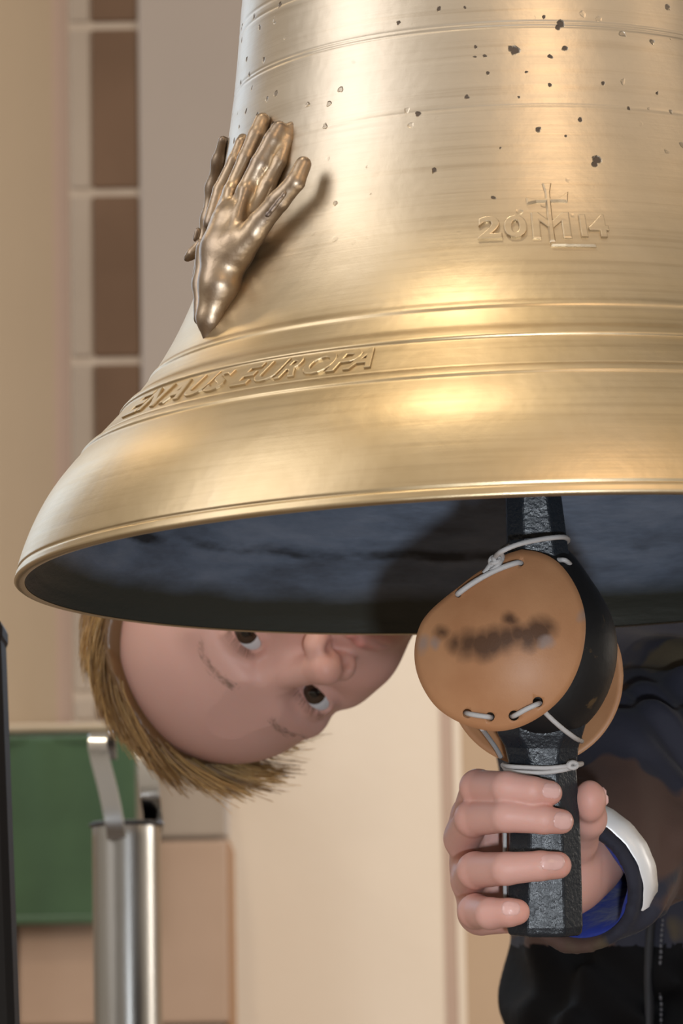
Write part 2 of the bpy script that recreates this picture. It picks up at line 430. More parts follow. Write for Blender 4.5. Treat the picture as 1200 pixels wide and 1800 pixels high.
# casting pits, each with a place of its own
def hit_setup():
    zs_ = np.linspace(.001, .309, 500); ph = np.radians(np.linspace(-178, -2, 705))
    rr = prof_r(zs_)
    P = bc + zs_[:, None, None]*ba + rr[:, None, None]*(np.cos(ph)[None, :, None]*bu + np.sin(ph)[None, :, None]*bv)
    return zs_, ph, np.stack([600+F_PX*P[..., 0]/P[..., 2], 900+F_PX*P[..., 1]/P[..., 2]], -1), P
HZ, HP, HS, HC = hit_setup()
def hit(px, py):
    """bell height, azimuth and camera-frame point of the bell's near surface at a place of the photograph"""
    d = (HS[..., 0]-px)**2 + (HS[..., 1]-py)**2; i, j = np.unravel_index(np.argmin(d), d.shape)
    return HZ[i], HP[j], HC[i, j]
pits = [(772, 15, 5), (986, 42, 8), (981, 47, 5), (905, 88, 9), (895, 86, 5), (993, 86, 5), (966, 99, 4), (836, 82, 4), (833, 98, 3), (851, 100, 4), (944, 228, 6), (1048, 281, 9), (1045, 288, 6), (1156, 163, 4), (762, 300, 6), (733, 200, 5), (1060, 145, 4), (965, 150, 4), (955, 30, 4), (912, 170, 3), (820, 170, 4), (880, 260, 3), (1020, 210, 4), (700, 40, 3), (818, 14, 3), (966, 500, 0), (995, 240, 3), (925, 125, 3), (858, 128, 3), (1105, 190, 3), (868, 348, 4)]
msk = None
cn = k.n('ShaderNodeTexCoord'); nz_ = k.n('ShaderNodeTexNoise'); nz_.inputs['Scale'].default_value = 260; k.l(cn.outputs['Object'], nz_.inputs['Vector'])
off = k.n('ShaderNodeVectorMath', operation='MULTIPLY_ADD'); k.l(nz_.outputs['Color'], off.inputs[0]); off.inputs[1].default_value = (.003,)*3; k.l(cn.outputs['Object'], off.inputs[2])
for px, py, rp in pits:
    if not rp: continue
    z_, a_, _ = hit(px, py); r_ = float(prof_r(z_))
    dn = k.n('ShaderNodeVectorMath', operation='DISTANCE'); k.l(off.outputs[0], dn.inputs[0])
    dn.inputs[1].default_value = (r_*math.cos(a_)+.0015, r_*math.sin(a_)+.0015, z_+.0015)
    q = k.n('ShaderNodeMapRange'); q.inputs[1].default_value = rp*.00027; q.inputs[2].default_value = rp*.00018; k.l(dn.outputs['Value'], q.inputs[0])
    msk = q.outputs[0] if msk is None else k.math('MAXIMUM', msk, q.outputs[0])
vor = k.n('ShaderNodeTexVoronoi'); vor.inputs['Scale'].default_value = 95; k.l(off.outputs[0], vor.inputs['Vector'])
small = k.n('ShaderNodeMapRange'); small.inputs[1].default_value = .16; small.inputs[2].default_value = .10; k.l(vor.outputs['Distance'], small.inputs[0])
pm = k.math('MULTIPLY', small.outputs[0], k.ramp(k.noise(co, 13, 2), [(.46, (0,)*3), (.58, (.8,)*3)]))
hm = k.n('ShaderNodeMapRange'); hm.inputs[1].default_value = .13; hm.inputs[2].default_value = .19; k.l(zz, hm.inputs[0])
pm = k.math('MULTIPLY', pm, hm.outputs[0])
pitm = k.math('MAXIMUM', msk, pm)
base = k.mix(k.math('MULTIPLY', pitm, .85), base, (.07, .05, .045))
k.color(base)
rg = k.n('ShaderNodeMapRange'); rg.inputs[3].default_value = .34; rg.inputs[4].default_value = .50; k.l(lines, rg.inputs[0])
k.rough(k.math('ADD', rg.outputs[0], k.math('MULTIPLY', pitm, .3)))
b1 = k.bump(lines, .10, .0008); b1 = k.bump(k.noise(co, 120, 4), .10, .0012, b1); b1 = k.bump(k.noise(co, 26, 3), .10, .004, b1)
k.bump(k.math('MULTIPLY', pitm, -1.0), .9, .0012, b1)
# oxidised inside
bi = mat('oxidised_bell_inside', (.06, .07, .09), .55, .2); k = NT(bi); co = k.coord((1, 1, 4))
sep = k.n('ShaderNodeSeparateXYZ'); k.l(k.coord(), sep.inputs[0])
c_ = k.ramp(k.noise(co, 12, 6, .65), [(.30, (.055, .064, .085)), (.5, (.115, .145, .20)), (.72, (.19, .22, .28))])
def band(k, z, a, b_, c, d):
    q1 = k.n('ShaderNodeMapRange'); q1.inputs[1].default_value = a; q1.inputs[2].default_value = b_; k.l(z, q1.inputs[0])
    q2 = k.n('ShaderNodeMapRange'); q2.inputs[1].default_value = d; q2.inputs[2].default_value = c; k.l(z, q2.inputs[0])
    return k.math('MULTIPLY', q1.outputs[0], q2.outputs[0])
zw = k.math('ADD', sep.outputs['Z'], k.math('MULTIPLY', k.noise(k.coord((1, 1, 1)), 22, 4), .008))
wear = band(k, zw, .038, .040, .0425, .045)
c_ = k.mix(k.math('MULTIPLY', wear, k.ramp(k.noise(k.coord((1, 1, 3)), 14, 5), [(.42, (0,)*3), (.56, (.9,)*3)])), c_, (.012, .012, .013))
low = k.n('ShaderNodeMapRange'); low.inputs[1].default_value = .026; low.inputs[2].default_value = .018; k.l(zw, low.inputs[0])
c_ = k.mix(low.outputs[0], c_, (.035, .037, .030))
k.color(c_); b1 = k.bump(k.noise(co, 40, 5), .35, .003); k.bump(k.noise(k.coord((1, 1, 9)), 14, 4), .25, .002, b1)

zo = np.unique(np.concatenate([np.linspace(.0022, .31, 110), np.linspace(.003, .008, 14), np.linspace(.057, .066, 26), np.linspace(.077, .086, 26), np.linspace(.093, .099, 16), np.linspace(.229, .238, 22), np.linspace(.192, .196, 8), np.linspace(.259, .27, 18)]))
ro = prof_r(zo)+ridge(zo)
lipr = .2379
outer = [(lipr-.0052, .0003), (lipr-.0030, -.0002), (lipr-.0012, .0002), (lipr-.0002, .0010)] + list(zip(ro, zo))
dome = [(.1180, .314), (.114, .322), (.104, .329), (.085, .334), (.055, .337), (.0005, .338)]
inner = [(lipr-.0054, .0006), (.2285, .0075), (.2215, .015), (.212, .024), (.2045, .034), (.198, .044), (.190, .056), (.181, .07), (.170, .086), (.158, .105), (.147, .125), (.138, .15), (.129, .18), (.122, .22), (.115, .27), (.108, .30), (.09, .318), (.05, .324), (.0005, .325)]
iz = np.array(inner); s_ = np.linspace(0, len(inner)-1, 90); inner = [(np.interp(q, range(len(iz)), iz[:, 0]), np.interp(q, range(len(iz)), iz[:, 1])) for q in s_]
def lathe(pr, n=384):
    pr = np.array(pr); a = np.arange(n)*2*math.pi/n
    V = np.stack([pr[:, 0:1]*np.cos(a), pr[:, 0:1]*np.sin(a), np.repeat(pr[:, 1:2], n, 1)], -1).reshape(-1, 3)
    i = np.arange(len(pr)-1)[:, None]*n; j = np.arange(n)[None]; j1 = (j+1) % n
    return V, np.stack([i+j, i+j1, i+n+j1, i+n+j], -1).reshape(-1, 4)
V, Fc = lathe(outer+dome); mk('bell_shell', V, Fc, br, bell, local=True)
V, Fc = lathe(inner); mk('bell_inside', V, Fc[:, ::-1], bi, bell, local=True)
# crown loops on top
cb = MB()
for a in range(4):
    ca, sa = math.cos(a*math.pi/2), math.sin(a*math.pi/2)
    cb.tube(spline([(.075*ca, .075*sa, .332), (.072*ca, .072*sa, .365), (.045*ca, .045*sa, .392), (.0*ca, .0*sa, .398)], 6), .012, 10)
cb.build('crown', br, bell, local=True)

# raised letters
def char_mesh(ch, shear=.0, bold=.012, ext=.5):
    cu = bpy.data.curves.new('glyph', 'FONT'); cu.body = ch; cu.size = 1; cu.shear = shear; cu.offset = bold; cu.resolution_u = 4; cu.extrude = .04; cu.bevel_depth = .026; cu.bevel_resolution = 1
    o = bpy.data.objects.new('glyph', cu); COL.objects.link(o)
    dg = bpy.context.evaluated_depsgraph_get(); me = bpy.data.meshes.new_from_object(o.evaluated_get(dg))
    bpy.data.objects.remove(o); bpy.data.curves.remove(cu)
    bm = bmesh.new(); bm.from_mesh(me); bpy.data.meshes.remove(me)
    bmesh.ops.remove_doubles(bm, verts=bm.verts, dist=1e-5)
    bmesh.ops.triangulate(bm, faces=bm.faces)
    bmesh.ops.subdivide_edges(bm, edges=[e for e in bm.edges if e.calc_length() > .25], cuts=2)
    bmesh.ops.triangulate(bm, faces=bm.faces)
    bmesh.ops.recalc_face_normals(bm, faces=bm.faces)
    bm.verts.index_update()
    V = np.array([v.co for v in bm.verts]); Fc = [tuple(v.index for v in f.verts) for f in bm.faces]; bm.free()
    V[:, 0] -= V[:, 0].min(); V[:, 0] /= V[:, 0].max()
    V[:, 1] -= V[:, 1].min(); V[:, 1] /= V[:, 1].max()
    V[:, 2] -= V[:, 2].min(); V[:, 2] /= V[:, 2].max()
    return V, Fc
def on_bell(ph, z, h):
    nr, nzv = prof_n(z); r_ = prof_r(z)+nr*h; z2 = z+nzv*h
    return np.stack([r_*np.cos(ph), r_*np.sin(ph), z2], -1)
def phi_at(px, z):
    i = np.argmin(abs(HZ-z)); return float(np.interp(px, HS[i, :, 0], HP))
def letter(name, V, Fc, px0, px1, z0, z1, hgt, slant=0.0):
    zm = (z0+z1)/2; p0, p1 = phi_at(px0, zm), phi_at(px1, zm)
    ph = p0+(p1-p0)*V[:, 0] + slant*(V[:, 1]-.5)*.05; z = z0+(z1-z0)*V[:, 1]
    mk(name, on_bell(ph, z, -.0006+(hgt+.0006)*V[:, 2]), Fc, br, bell, smooth=False, local=True)
glyphs = {c: char_mesh(c) for c in 'ENAUSROP'}
for ch, x0, x1 in [('E', 237, 260), ('N', 263, 291), ('A', 301, 334), ('U', 337, 371), ('S', 374, 402), ('E', 424, 452), ('U', 457, 496), ('R', 500, 535), ('O', 538, 590), ('P', 588, 632), ('A', 618, 666)]:
    V, Fc = glyphs[ch]; letter('raised_letter', V, Fc, x0, x1, .0660, .0764, .0011, .45)
def zat(px, py): return hit(px, py)[0]
zb0, zb1 = zat(880, 421), zat(880, 380)
for ch, x0, x1 in [('2', 840, 882), ('0', 885, 926), ('1', 1018, 1030), ('4', 1033, 1068)]:
    V, Fc = char_mesh(ch, bold=.014); letter('raised_numeral', V, Fc, x0, x1, zb0, zb1, .0013)
V, Fc = char_mesh('M', bold=.0); letter('raised_letter', V, Fc, 934, 1002, zat(960, 420), zat(960, 374), .0010)
def stroke(poly, name):
    """flat raised strip given by its outline on the bell"""
    bm = bmesh.new(); f = bm.faces.new([bm.verts.new((x, y, 0)) for x, y in poly])
    if f.normal.z < 0: f.normal_flip()
    r_ = bmesh.ops.extrude_face_region(bm, geom=[f]); top = [q for q in r_['geom'] if isinstance(q, bmesh.types.BMFace)]
    for v in r_['geom']:
        if isinstance(v, bmesh.types.BMVert): v.co.z = .55
    bmesh.ops.recalc_face_normals(bm, faces=bm.faces)
    bmesh.ops.inset_region(bm, faces=top, thickness=2.2, use_even_offset=True)
    for v in top[0].verts: v.co.z = 1.0
    bmesh.ops.triangulate(bm, faces=bm.faces); bmesh.ops.subdivide_edges(bm, edges=[e for e in bm.edges if e.calc_length() > 8], cuts=2); bmesh.ops.triangulate(bm, faces=bm.faces)
    bmesh.ops.recalc_face_normals(bm, faces=bm.faces); bm.verts.index_update()
    V = np.array([v.co for v in bm.verts]); Fc = [tuple(v.index for v in q.verts) for q in bm.faces]; bm.free()
    z0, z1 = zat(965, 440), zat(965, 320)
    z = np.interp(V[:, 1], [320, 440], [z1, z0]); ph = np.array([phi_at(a, (z0+z1)/2) for a in V[:, 0]])
    mk(name, on_bell(ph, z, -.0006+.0021*V[:, 2]), Fc, br, bell, smooth=False, local=True)
stroke([(957, 324), (974, 324), (970, 340), (970, 380), (971, 428), (960, 428), (961, 380), (961, 340)], 'cross_stem')
stroke([(926, 348), (944, 351), (985, 350), (1003, 338), (1000, 357), (985, 356), (944, 357), (927, 360)], 'cross_arm')
stroke([(962, 428), (1037, 429), (1038, 436), (962, 435)], 'cross_foot')

# sculpted hands
bh = mat('dark_cast_bronze', (.33, .23, .14), .42, 1.0); k = NT(bh); co = k.coord()
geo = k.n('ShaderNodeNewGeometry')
pt = k.ramp(geo.outputs['Pointiness'], [(.44, (.10, .085, .09)), (.5, (.46, .36, .26)), (.56, (.80, .55, .27))])  # shade painted into the creases, golden highlights painted on the ridges
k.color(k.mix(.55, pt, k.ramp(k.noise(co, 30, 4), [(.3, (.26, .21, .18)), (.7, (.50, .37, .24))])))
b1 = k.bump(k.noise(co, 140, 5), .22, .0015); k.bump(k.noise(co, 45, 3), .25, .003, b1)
bs = BD/F_PX
_an = [(365, 600), (352, 560), (445, 470), (400, 330), (500, 250), (540, 290), (440, 400), (400, 480), (430, 245)]
BPL = np.linalg.lstsq(np.array([(x, y, 1.0) for x, y in _an]), np.array([hit(x, y)[2][2] for x, y in _an]), rcond=None)[0]
def bp(px, py, lift):
    """camera-frame point LIFT metres off the bell's side at a place of the photograph (past the outline: beside it)"""
    d = float(np.dot(BPL, (px, py, 1.0)))
    return cp(px, py, d - lift)
F = Field((cp(300, 180, 1.9)[0]-.01, cp(300, 170, 1.9)[1]-.01, 1.84), (cp(575, 640, 2)[0], cp(575, 640, 2)[1], 2.08), .0011)
def hchain(pts, k_):
    g = F.like(); g.chain([bp(x, y, l) for x, y, l, r_ in pts], [r_*bs*1.08 for *_, r_ in pts], .0012); F.merge(g, k_)
lf = .016
# wrist and back of the hand
g = F.like()
g.chain([bp(362, 600, .004), bp(368, 560, .010), bp(385, 500, .016), bp(396, 440, .020), bp(408, 392, .022)], [5*bs, 22*bs, 35*bs, 42*bs, 36*bs], .003)
g.chain([bp(352, 560, .006), bp(356, 500, .010), bp(366, 440, .016)], [12*bs, 16*bs, 22*bs], .004)
g.cap(bp(420, 440, .018), bp(446, 410, .018), 26*bs, 20*bs, .008)
F.merge(g, .0)
for pts in ([(372, 392, .018, 14), (388, 335, .018, 13), (412, 285, .018, 12), (424, 252, .017, 10), (427, 244, .015, 9)],
            [(388, 388, .022, 16), (408, 336, .024, 14), (433, 279, .024, 14), (450, 239, .022, 14), (461, 212, .020, 13)],
            [(410, 388, .022, 17), (432, 336, .024, 15), (457, 287, .024, 15), (479, 245, .022, 14), (490, 226, .020, 13)],
            [(448, 372, .010, 14), (472, 325, .010, 12), (492, 285, .009, 11), (506, 245, .008, 10), (512, 222, .008, 8)],
            [(424, 432, .018, 22), (458, 390, .018, 19), (490, 353, .017, 17), (519, 320, .015, 15), (533, 289, .013, 13)]):
    hchain(pts, .0026)
# tendons, nails
for a, b_, rr in (((405, 336), (380, 400), 4), ((430, 336), (405, 420), 5), ((500, 340), (470, 378), 5)):
    F.cap(bp(*a, .030), bp(*b_, .032), rr*bs, rr*bs, .006)
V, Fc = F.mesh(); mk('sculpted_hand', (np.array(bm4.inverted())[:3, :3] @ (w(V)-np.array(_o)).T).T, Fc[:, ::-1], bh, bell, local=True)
# the far hand, seen edge on beyond the outline
F = Field((cp(300, 200, 1.98)[0], cp(300, 200, 1.98)[1], 1.96), (cp(450, 560, 2.06)[0], cp(450, 560, 2.06)[1], 2.09), .0011)
def q_(px, py, d): return cp(px, py, d)
F.chain([q_(392, 247, 2.02), q_(384, 285, 2.025), q_(374, 330, 2.03), q_(366, 385, 2.03), q_(356, 440, 2.03), q_(352, 500, 2.03)], [9*bs, 11*bs, 12*bs, 12*bs, 14*bs, 12*bs], .004)
F.chain([q_(399, 250, 2.03), q_(392, 300, 2.035), q_(380, 360, 2.04), q_(372, 430, 2.04)], [9*bs, 12*bs, 14*bs, 16*bs], .004)
F.chain([q_(352, 428, 2.01), q_(338, 446, 2.01), q_(329, 454, 2.012)], [9*bs, 8*bs, 7*bs], .003)
F.chain([q_(348, 405, 2.02), q_(344, 420, 2.02)], [6*bs, 6*bs], .002)
F.chain([q_(350, 470, 2.02), q_(344, 500, 2.02)], [10*bs, 9*bs], .003)
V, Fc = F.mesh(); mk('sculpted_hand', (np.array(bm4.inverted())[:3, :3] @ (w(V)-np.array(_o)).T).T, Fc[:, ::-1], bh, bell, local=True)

# ------------------------------------------------------------------ bell stand (mostly outside the frame)
blk = mat('dark_painted_steel', (.020, .018, .017), .75, .0, spec=.15); k = NT(blk); k.bump(k.noise(k.coord(), 120, 3), .1, .001)
crown_w = np.array(bm4 @ Vector((0, 0, .398)))
stand = thing('bell_stand', (crown_w[0], crown_w[1], 0), 'dark steel frame with four legs and a beam carrying the bell', 'stand')
zt = crown_w[2]+.03
for side in (-1, 1):
    for dep in (-1, 1):
        top = np.array([crown_w[0]+side*.80, crown_w[1]+dep*.05, zt]); bot = np.array([crown_w[0]+side*.86, crown_w[1]+dep*.38, 0])
        V = [p+np.array([a*.03, b_*.03, 0]) for p in (bot, top) for a, b_ in ((-1, -1), (1, -1), (1, 1), (-1, 1))]
        MB().add(V, [(0, 3, 2, 1), (4, 5, 6, 7), (0, 1, 5, 4), (1, 2, 6, 5), (2, 3, 7, 6), (3, 0, 4, 7)]).build('leg', blk, stand, smooth=False)
MB().box((crown_w[0]-.86, crown_w[1]-.045, zt-.008), (crown_w[0]+.86, crown_w[1]+.045, zt+.08), .006).build('beam', blk, stand, smooth=False)
MB().box((crown_w[0]-.06, crown_w[1]-.055, zt-.04), (crown_w[0]+.06, crown_w[1]+.055, zt+.0), .004).build('hanger_plate', blk, stand, smooth=False)
# dark leaning post at the edge of the frame
DL = 2.3
a_ = wp(0, 960, DL); b_ = wp(31, 1800, DL)
pz = lambda z: a_+(b_-a_)*((z-a_[2])/(b_[2]-a_[2]))+np.array([-.026, 0, 0])
post = thing('leaning_post', pz(0), 'dark post leaning at the edge of the view, in front of the green cloth', 'post')
V = []; Fc = []
for z in (0.02, .55, 1.03):
    c = pz(z)
    for x_, y_ in ((-1, -.8), (-.85, -1), (.85, -1), (1, -.8), (1, .8), (.85, 1), (-.85, 1), (-1, .8)): V.append(c+np.array([x_*.026, y_*.022, 0]))
for i in range(2):
    for j in range(8): Fc.append((i*8+j, i*8+(j+1) % 8, (i+1)*8+(j+1) % 8, (i+1)*8+j))
Fc += [tuple(range(7, -1, -1)), tuple(16+j for j in range(8))]
mk('shaft', V, Fc, blk, post, smooth=False)
c = pz(0); MB().box(c+np.array([-.09, -.09, 0]), c+np.array([.09, .09, .022]), .005).build('foot', blk, post, smooth=False)
c = pz(1.03); MB().box(c+np.array([-.027, -.023, -.003]), c+np.array([.027, .023, .010]), .004).build('end_cap', blk, post, smooth=False)

# ------------------------------------------------------------------ the clapper
iron = mat('forged_iron', (.012, .016, .022), .4, .0, spec=.42); k = NT(iron); co = k.coord()
k.rough(k.ramp(k.noise(co, 260, 4), [(.35, (.25,)*3), (.65, (.42,)*3)])); b1 = k.bump(k.noise(co, 500, 4), .5, .0009); k.bump(k.noise(co, 90, 3), .3, .0012, b1)
ballm = mat('black_iron_ball', (.012, .012, .013), .5, .2); k = NT(ballm); co = k.coord()
k.color(k.ramp(k.noise(co, 90, 4), [(.66, (.010, .010, .011)), (.72, (.09, .055, .025))])); k.bump(k.noise(co, 120, 4), .3, .001)
DC = 2.0
clp = thing('bell_clapper', wp(955, 1640, DC), 'black iron clapper hanging from the bell with a leather pad tied over its ball', 'clapper')
def octa(sections, name, mt, bevel_end=True):
    """octagonal bar: (px, py, half width px, half depth px, facet ratio)"""
    V = []; Fc = []
    for px, py, hw, hd, fr in sections:
        c = cp(px, py, DC)
        for a, b_ in ((-fr, -1), (fr, -1), (1, -fr), (1, fr), (fr, 1), (-fr, 1), (-1, fr), (-1, -fr)):
            V.append(c+np.array([a*hw*DC/F_PX, 0, b_*hd*DC/F_PX]))
    n = len(sections)
    for i in range(n-1):
        for j in range(8): Fc.append((i*8+j, i*8+(j+1) % 8, (i+1)*8+(j+1) % 8, (i+1)*8+j))
    Fc += [tuple(range(7, -1, -1)), tuple((n-1)*8+j for j in range(8))]
    o = mk(name, w(np.array(V)), Fc, mt, clp, smooth=False)
    md = o.modifiers.new('bevel', 'BEVEL'); md.width = .0009; md.segments = 2; md.limit_method = 'ANGLE'; md.angle_limit = R(20)
    return o
octa([(926, -60, 40, 40, .44), (930, 400, 43, 43, .44), (937, 870, 48, 48, .46), (944, 965, 53, 53, .50), (948, 1040, 60, 60, .5)], 'shaft', iron)
octa([(950, 1255, 82, 72, .48), (948, 1290, 74, 66, .52), (951, 1312, 64, 60, .44), (954, 1350, 58, 57, .38), (956, 1420, 60, 60, .44), (957, 1480, 62, 62, .46), (956, 1625, 66, 66, .50), (956, 1638, 64, 64, .50), (956, 1642, 59, 59, .48)], 'handle', iron)
px_m = DC/F_PX
pn = np.array([-.22, -.24, -.945]); pn /= np.linalg.norm(pn)      # the way the front pad faces
bcn = cp(950, 1142, DC)
F = Field(bcn-.055, bcn+.055, .0016)
pu = np.cross(pn, (0, 1, 0)); pu /= np.linalg.norm(pu); pv = np.cross(pn, pu)
F.ell(bcn, (.0365, .0395, .0300), rot=np.stack([pu, pv, pn], 1))
F.cap(cp(945, 1010, DC), cp(950, 1215, DC), .017, .020, .02)
V, Fc = F.mesh(); mk('ball', w(V), Fc[:, ::-1], ballm, clp)
# leather pads
lea = mat('tan_leather', (.47, .235, .11), .48, spec=.35); k = NT(lea); co = k.coord()
lc = k.ramp(k.noise(co, 28, 4), [(.3, (.40, .185, .085)), (.7, (.50, .255, .125))])
k.color(lc); k.bump(k.noise(co, 900, 3), .18, .0004)
padf = [(917, 965), (950, 971), (977, 985), (1000, 1010), (1019, 1046), (1029, 1087), (1027, 1133), (1015, 1179), (992, 1221), (958, 1254), (917, 1277), (875, 1286), (837, 1281), (800, 1267), (767, 1244), (744, 1212), (730, 1175), (728, 1137), (737, 1100), (754, 1075), (779, 1052), (806, 1031), (833, 1010), (862, 992), (887, 975)]
padb = [(940+156*math.cos(a)*1.0, 1188+160*math.sin(a)) for a in np.linspace(0, 2*math.pi, 28, endpoint=False)]
def pad_depth(px, py, cx, cy, d0, tilt, dome, sgn=1):
    r2 = ((px-cx)**2+(py-cy)**2)/150.0**2
    return d0 + tilt[0]*(px-cx)*px_m + tilt[1]*(py-cy)*px_m + sgn*dome*r2
def pad(poly, cx, cy, dep, thick, mt, name):
    P = spline(np.array(poly+[poly[0]], float), 5)[:-1]; n = len(P); rings = 14
    V = []; Fc = []
    V0 = []
    for layer in (0, 1):
        for i in range(rings, 0, -1):
            s = i/rings
            ins = 0
            for q in P:
                x, y = cx+(q[0]-cx)*s, cy+(q[1]-cy)*s
                if i == rings: x, y = cx+(q[0]-cx)*.997, cy+(q[1]-cy)*.997
                V0.append(cp(x, y, dep(x, y)+layer*thick))
        V0.append(cp(cx, cy, dep(cx, cy)+layer*thick))
    L = rings*n+1
    for layer in (0, 1):
        b = layer*L
        for i in range(rings-1):
            for j in range(n):
                q = (b+i*n+j, b+i*n+(j+1) % n, b+(i+1)*n+(j+1) % n, b+(i+1)*n+j); Fc.append(q if layer else q[::-1])
        for j in range(n):
            q = (b+(rings-1)*n+j, b+(rings-1)*n+(j+1) % n, b+L-1); Fc.append(q if layer else q[::-1])
    for j in range(n): Fc.append((j, (j+1) % n, L+(j+1) % n, L+j))
    bm = bmesh.new(); vs = [bm.verts.new(w(q)) for q in V0]
    for f in Fc: bm.faces.new([vs[i] for i in f])
    bmesh.ops.recalc_face_normals(bm, faces=bm.faces); bm.verts.index_update()
    V = np.array([v.co for v in bm.verts]); Fc = [tuple(v.index for v in f.verts) for f in bm.faces]; bm.free()
    return mk(name, V, Fc, mt, clp)
fdep = lambda x, y: pad_depth(x, y, 878, 1127, 1.9585, (-.20, -.22), .013)
bdep = lambda x, y: pad_depth(x, y, 940, 1188, 2.040, (-.20, -.22), .010, -1)
pf = pad(padf, 878, 1127, fdep, .0026, lea.copy(), 'leather_pad')
tag(pf, 'front leather pad with dark strike marks across it')
k = NT(pf.data.materials[0]); base = k.b.inputs['Base Color'].links[0].from_socket
org = np.array(clp['_org']); nzc = k.n('ShaderNodeTexNoise'); nzc.inputs['Scale'].default_value = 75; nzc.inputs['Detail'].default_value = 4
tc = k.n('ShaderNodeTexCoord'); k.l(tc.outputs['Object'], nzc.inputs['Vector'])
ofs = k.n('ShaderNodeVectorMath', operation='MULTIPLY_ADD'); k.l(nzc.outputs['Color'], ofs.inputs[0]); ofs.inputs[1].default_value = (.009,)*3; k.l(tc.outputs['Object'], ofs.inputs[2])
def blob(x, y, r0, r1):
    dn = k.n('ShaderNodeVectorMath', operation='DISTANCE'); k.l(ofs.outputs[0], dn.inputs[0])
    dn.inputs[1].default_value = tuple(float(a) for a in wp(x, y, fdep(x, y))-org+.0045)
    q = k.n('ShaderNodeMapRange'); q.inputs[1].default_value = r1*px_m; q.inputs[2].default_value = r0*px_m; k.l(dn.outputs['Value'], q.inputs[0]); return q.outputs[0]
mk_ = None
for x, y, a, b_ in [(824, 1134, 8, 36), (846, 1136, 14, 36), (866, 1130, 12, 34), (888, 1124, 10, 34), (895, 1090, 6, 22), (908, 1116, 8, 34), (926, 1118, 10, 32), (944, 1108, 12, 34), (958, 1100, 2, 30), (800, 1130, 2, 26), (776, 1114, 0, 22)]:
    q = blob(x, y, a, b_); mk_ = q if mk_ is None else k.math('MAXIMUM', mk_, q)
base = k.mix(k.math('MULTIPLY', mk_, .88), base, (.060, .028, .016))
gr = None
for x, y, a, b_ in [(958, 1128, 6, 17), (745, 1134, 5, 22), (765, 1135, 3, 15), (1022, 1082, 3, 14)]:
    q = blob(x, y, a, b_); gr = q if gr is None else k.math('MAXIMUM', gr, q)
k.color(k.mix(k.math('MULTIPLY', gr, .7), base, (.28, .22, .20)))
pb = pad(padb, 940, 1188, bdep, .0026, lea, 'leather_pad'); tag(pb, 'plain leather pad at the back of the ball')
# punched holes
holes = [(805, 1045, 5), (915, 990, 5), (821, 1254, 8), (861, 1260, 8), (903, 1258, 9), (945, 1234, 9)]
cut = MB()
for x, y, r_ in holes:
    c = cp(x, y, fdep(x, y)); cut.tube([w(c-np.array([0, 0, .01])), w(c+np.array([0, 0, .01]))], r_*px_m, 16)
co_ = cut.build('cutter', None)
co_.location = (0, 0, 0)
md = pf.modifiers.new('holes', 'BOOLEAN'); md.object = co_; md.operation = 'DIFFERENCE'; md.solver = 'EXACT'
dg = bpy.context.evaluated_depsgraph_get(); dg.update()
nm = bpy.data.meshes.new_from_object(pf.evaluated_get(dg)); pf.modifiers.clear(); pf.data = nm
bpy.data.objects.remove(co_)
# cords
crd = mat('grey_waxed_cord', (.50, .48, .47), .6); k = NT(crd); k.bump(k.noise(k.coord(), 1500, 2), .3, .0005)
def cord(pts, r_=4.4, name='cord'):
    MB().tube(spline([w(cp(*p)) for p in pts], 8), r_*px_m, 10).build(name, crd, clp)
fd = lambda x, y, l=.0012: fdep(x, y)-l
cord([(803, 1047, fdep(803, 1047)+.004), (808, 1041, fd(808, 1041)), (835, 1022, fd(835, 1022, .002)), (870, 1003, fd(870, 1003, .002)), (905, 990, fd(905, 990)), (917, 990, fdep(915, 990)+.004)], 5)
cord([(850, 1008, fd(850, 1008)), (858, 998, fd(858, 998, .002)), (868, 982, fd(868, 982, .003)), (880, 970, 1.966), (910, 957, 1.966), (950, 948, 1.972), (985, 944, 1.980), (997, 947, 1.995), (990, 955, 2.02), (940, 965, 2.03)], 4.6)
cord([(862, 1004, fd(862, 1004, .002)), (876, 992, fd(876, 992, .003)), (883, 980, fd(883, 980, .002)), (880, 968, 1.970), (893, 958, 1.985)], 4.2)
kn = MB()
for a in range(3):
    ax = np.array([[.8, -.6, 0], [.3, .9, .2], [0, .3, .9]][a])
    c = cp(870, 987, fd(870, 987, .003)); bx = np.cross(ax, (0.2, .1, 1)); bx /= np.linalg.norm(bx); cx_ = np.cross(ax/np.linalg.norm(ax), bx)
    kn.tube([w(c+(7+a)*px_m*(math.cos(t)*bx+math.sin(t)*cx_)) for t in np.linspace(0, 2*math.pi, 20)], 4*px_m, 8, False)
kn.build('knot', crd, clp)
cord([(980, 984, 1.986), (993, 985, 1.984), (1003, 994, 1.992), (1007, 1006, 2.01)], 4.4)
cord([(819, 1253, fdep(821, 1254)+.004), (825, 1255, fd(825, 1255)), (842, 1258, fd(842, 1258, .0022)), (857, 1260, fd(857, 1260)), (863, 1261, fdep(861, 1260)+.004)], 4.6)
cord([(900, 1259, fdep(903, 1258)+.004), (906, 1257, fd(906, 1257)), (924, 1247, fd(924, 1247, .0022)), (941, 1239, fd(941, 1239)), (948, 1236, fdep(945, 1234)+.004)], 4.6)
cord([(952, 1245, fdep(952, 1245)+.004), (962, 1257, 1.966), (985, 1278, 1.970), (1010, 1297, 1.980), (1022, 1303, 2.006)], 4.4)
cord([(846, 1280, 1.985), (858, 1296, 2.0), (872, 1316, 2.012), (880, 1331, 2.020)], 4.2)
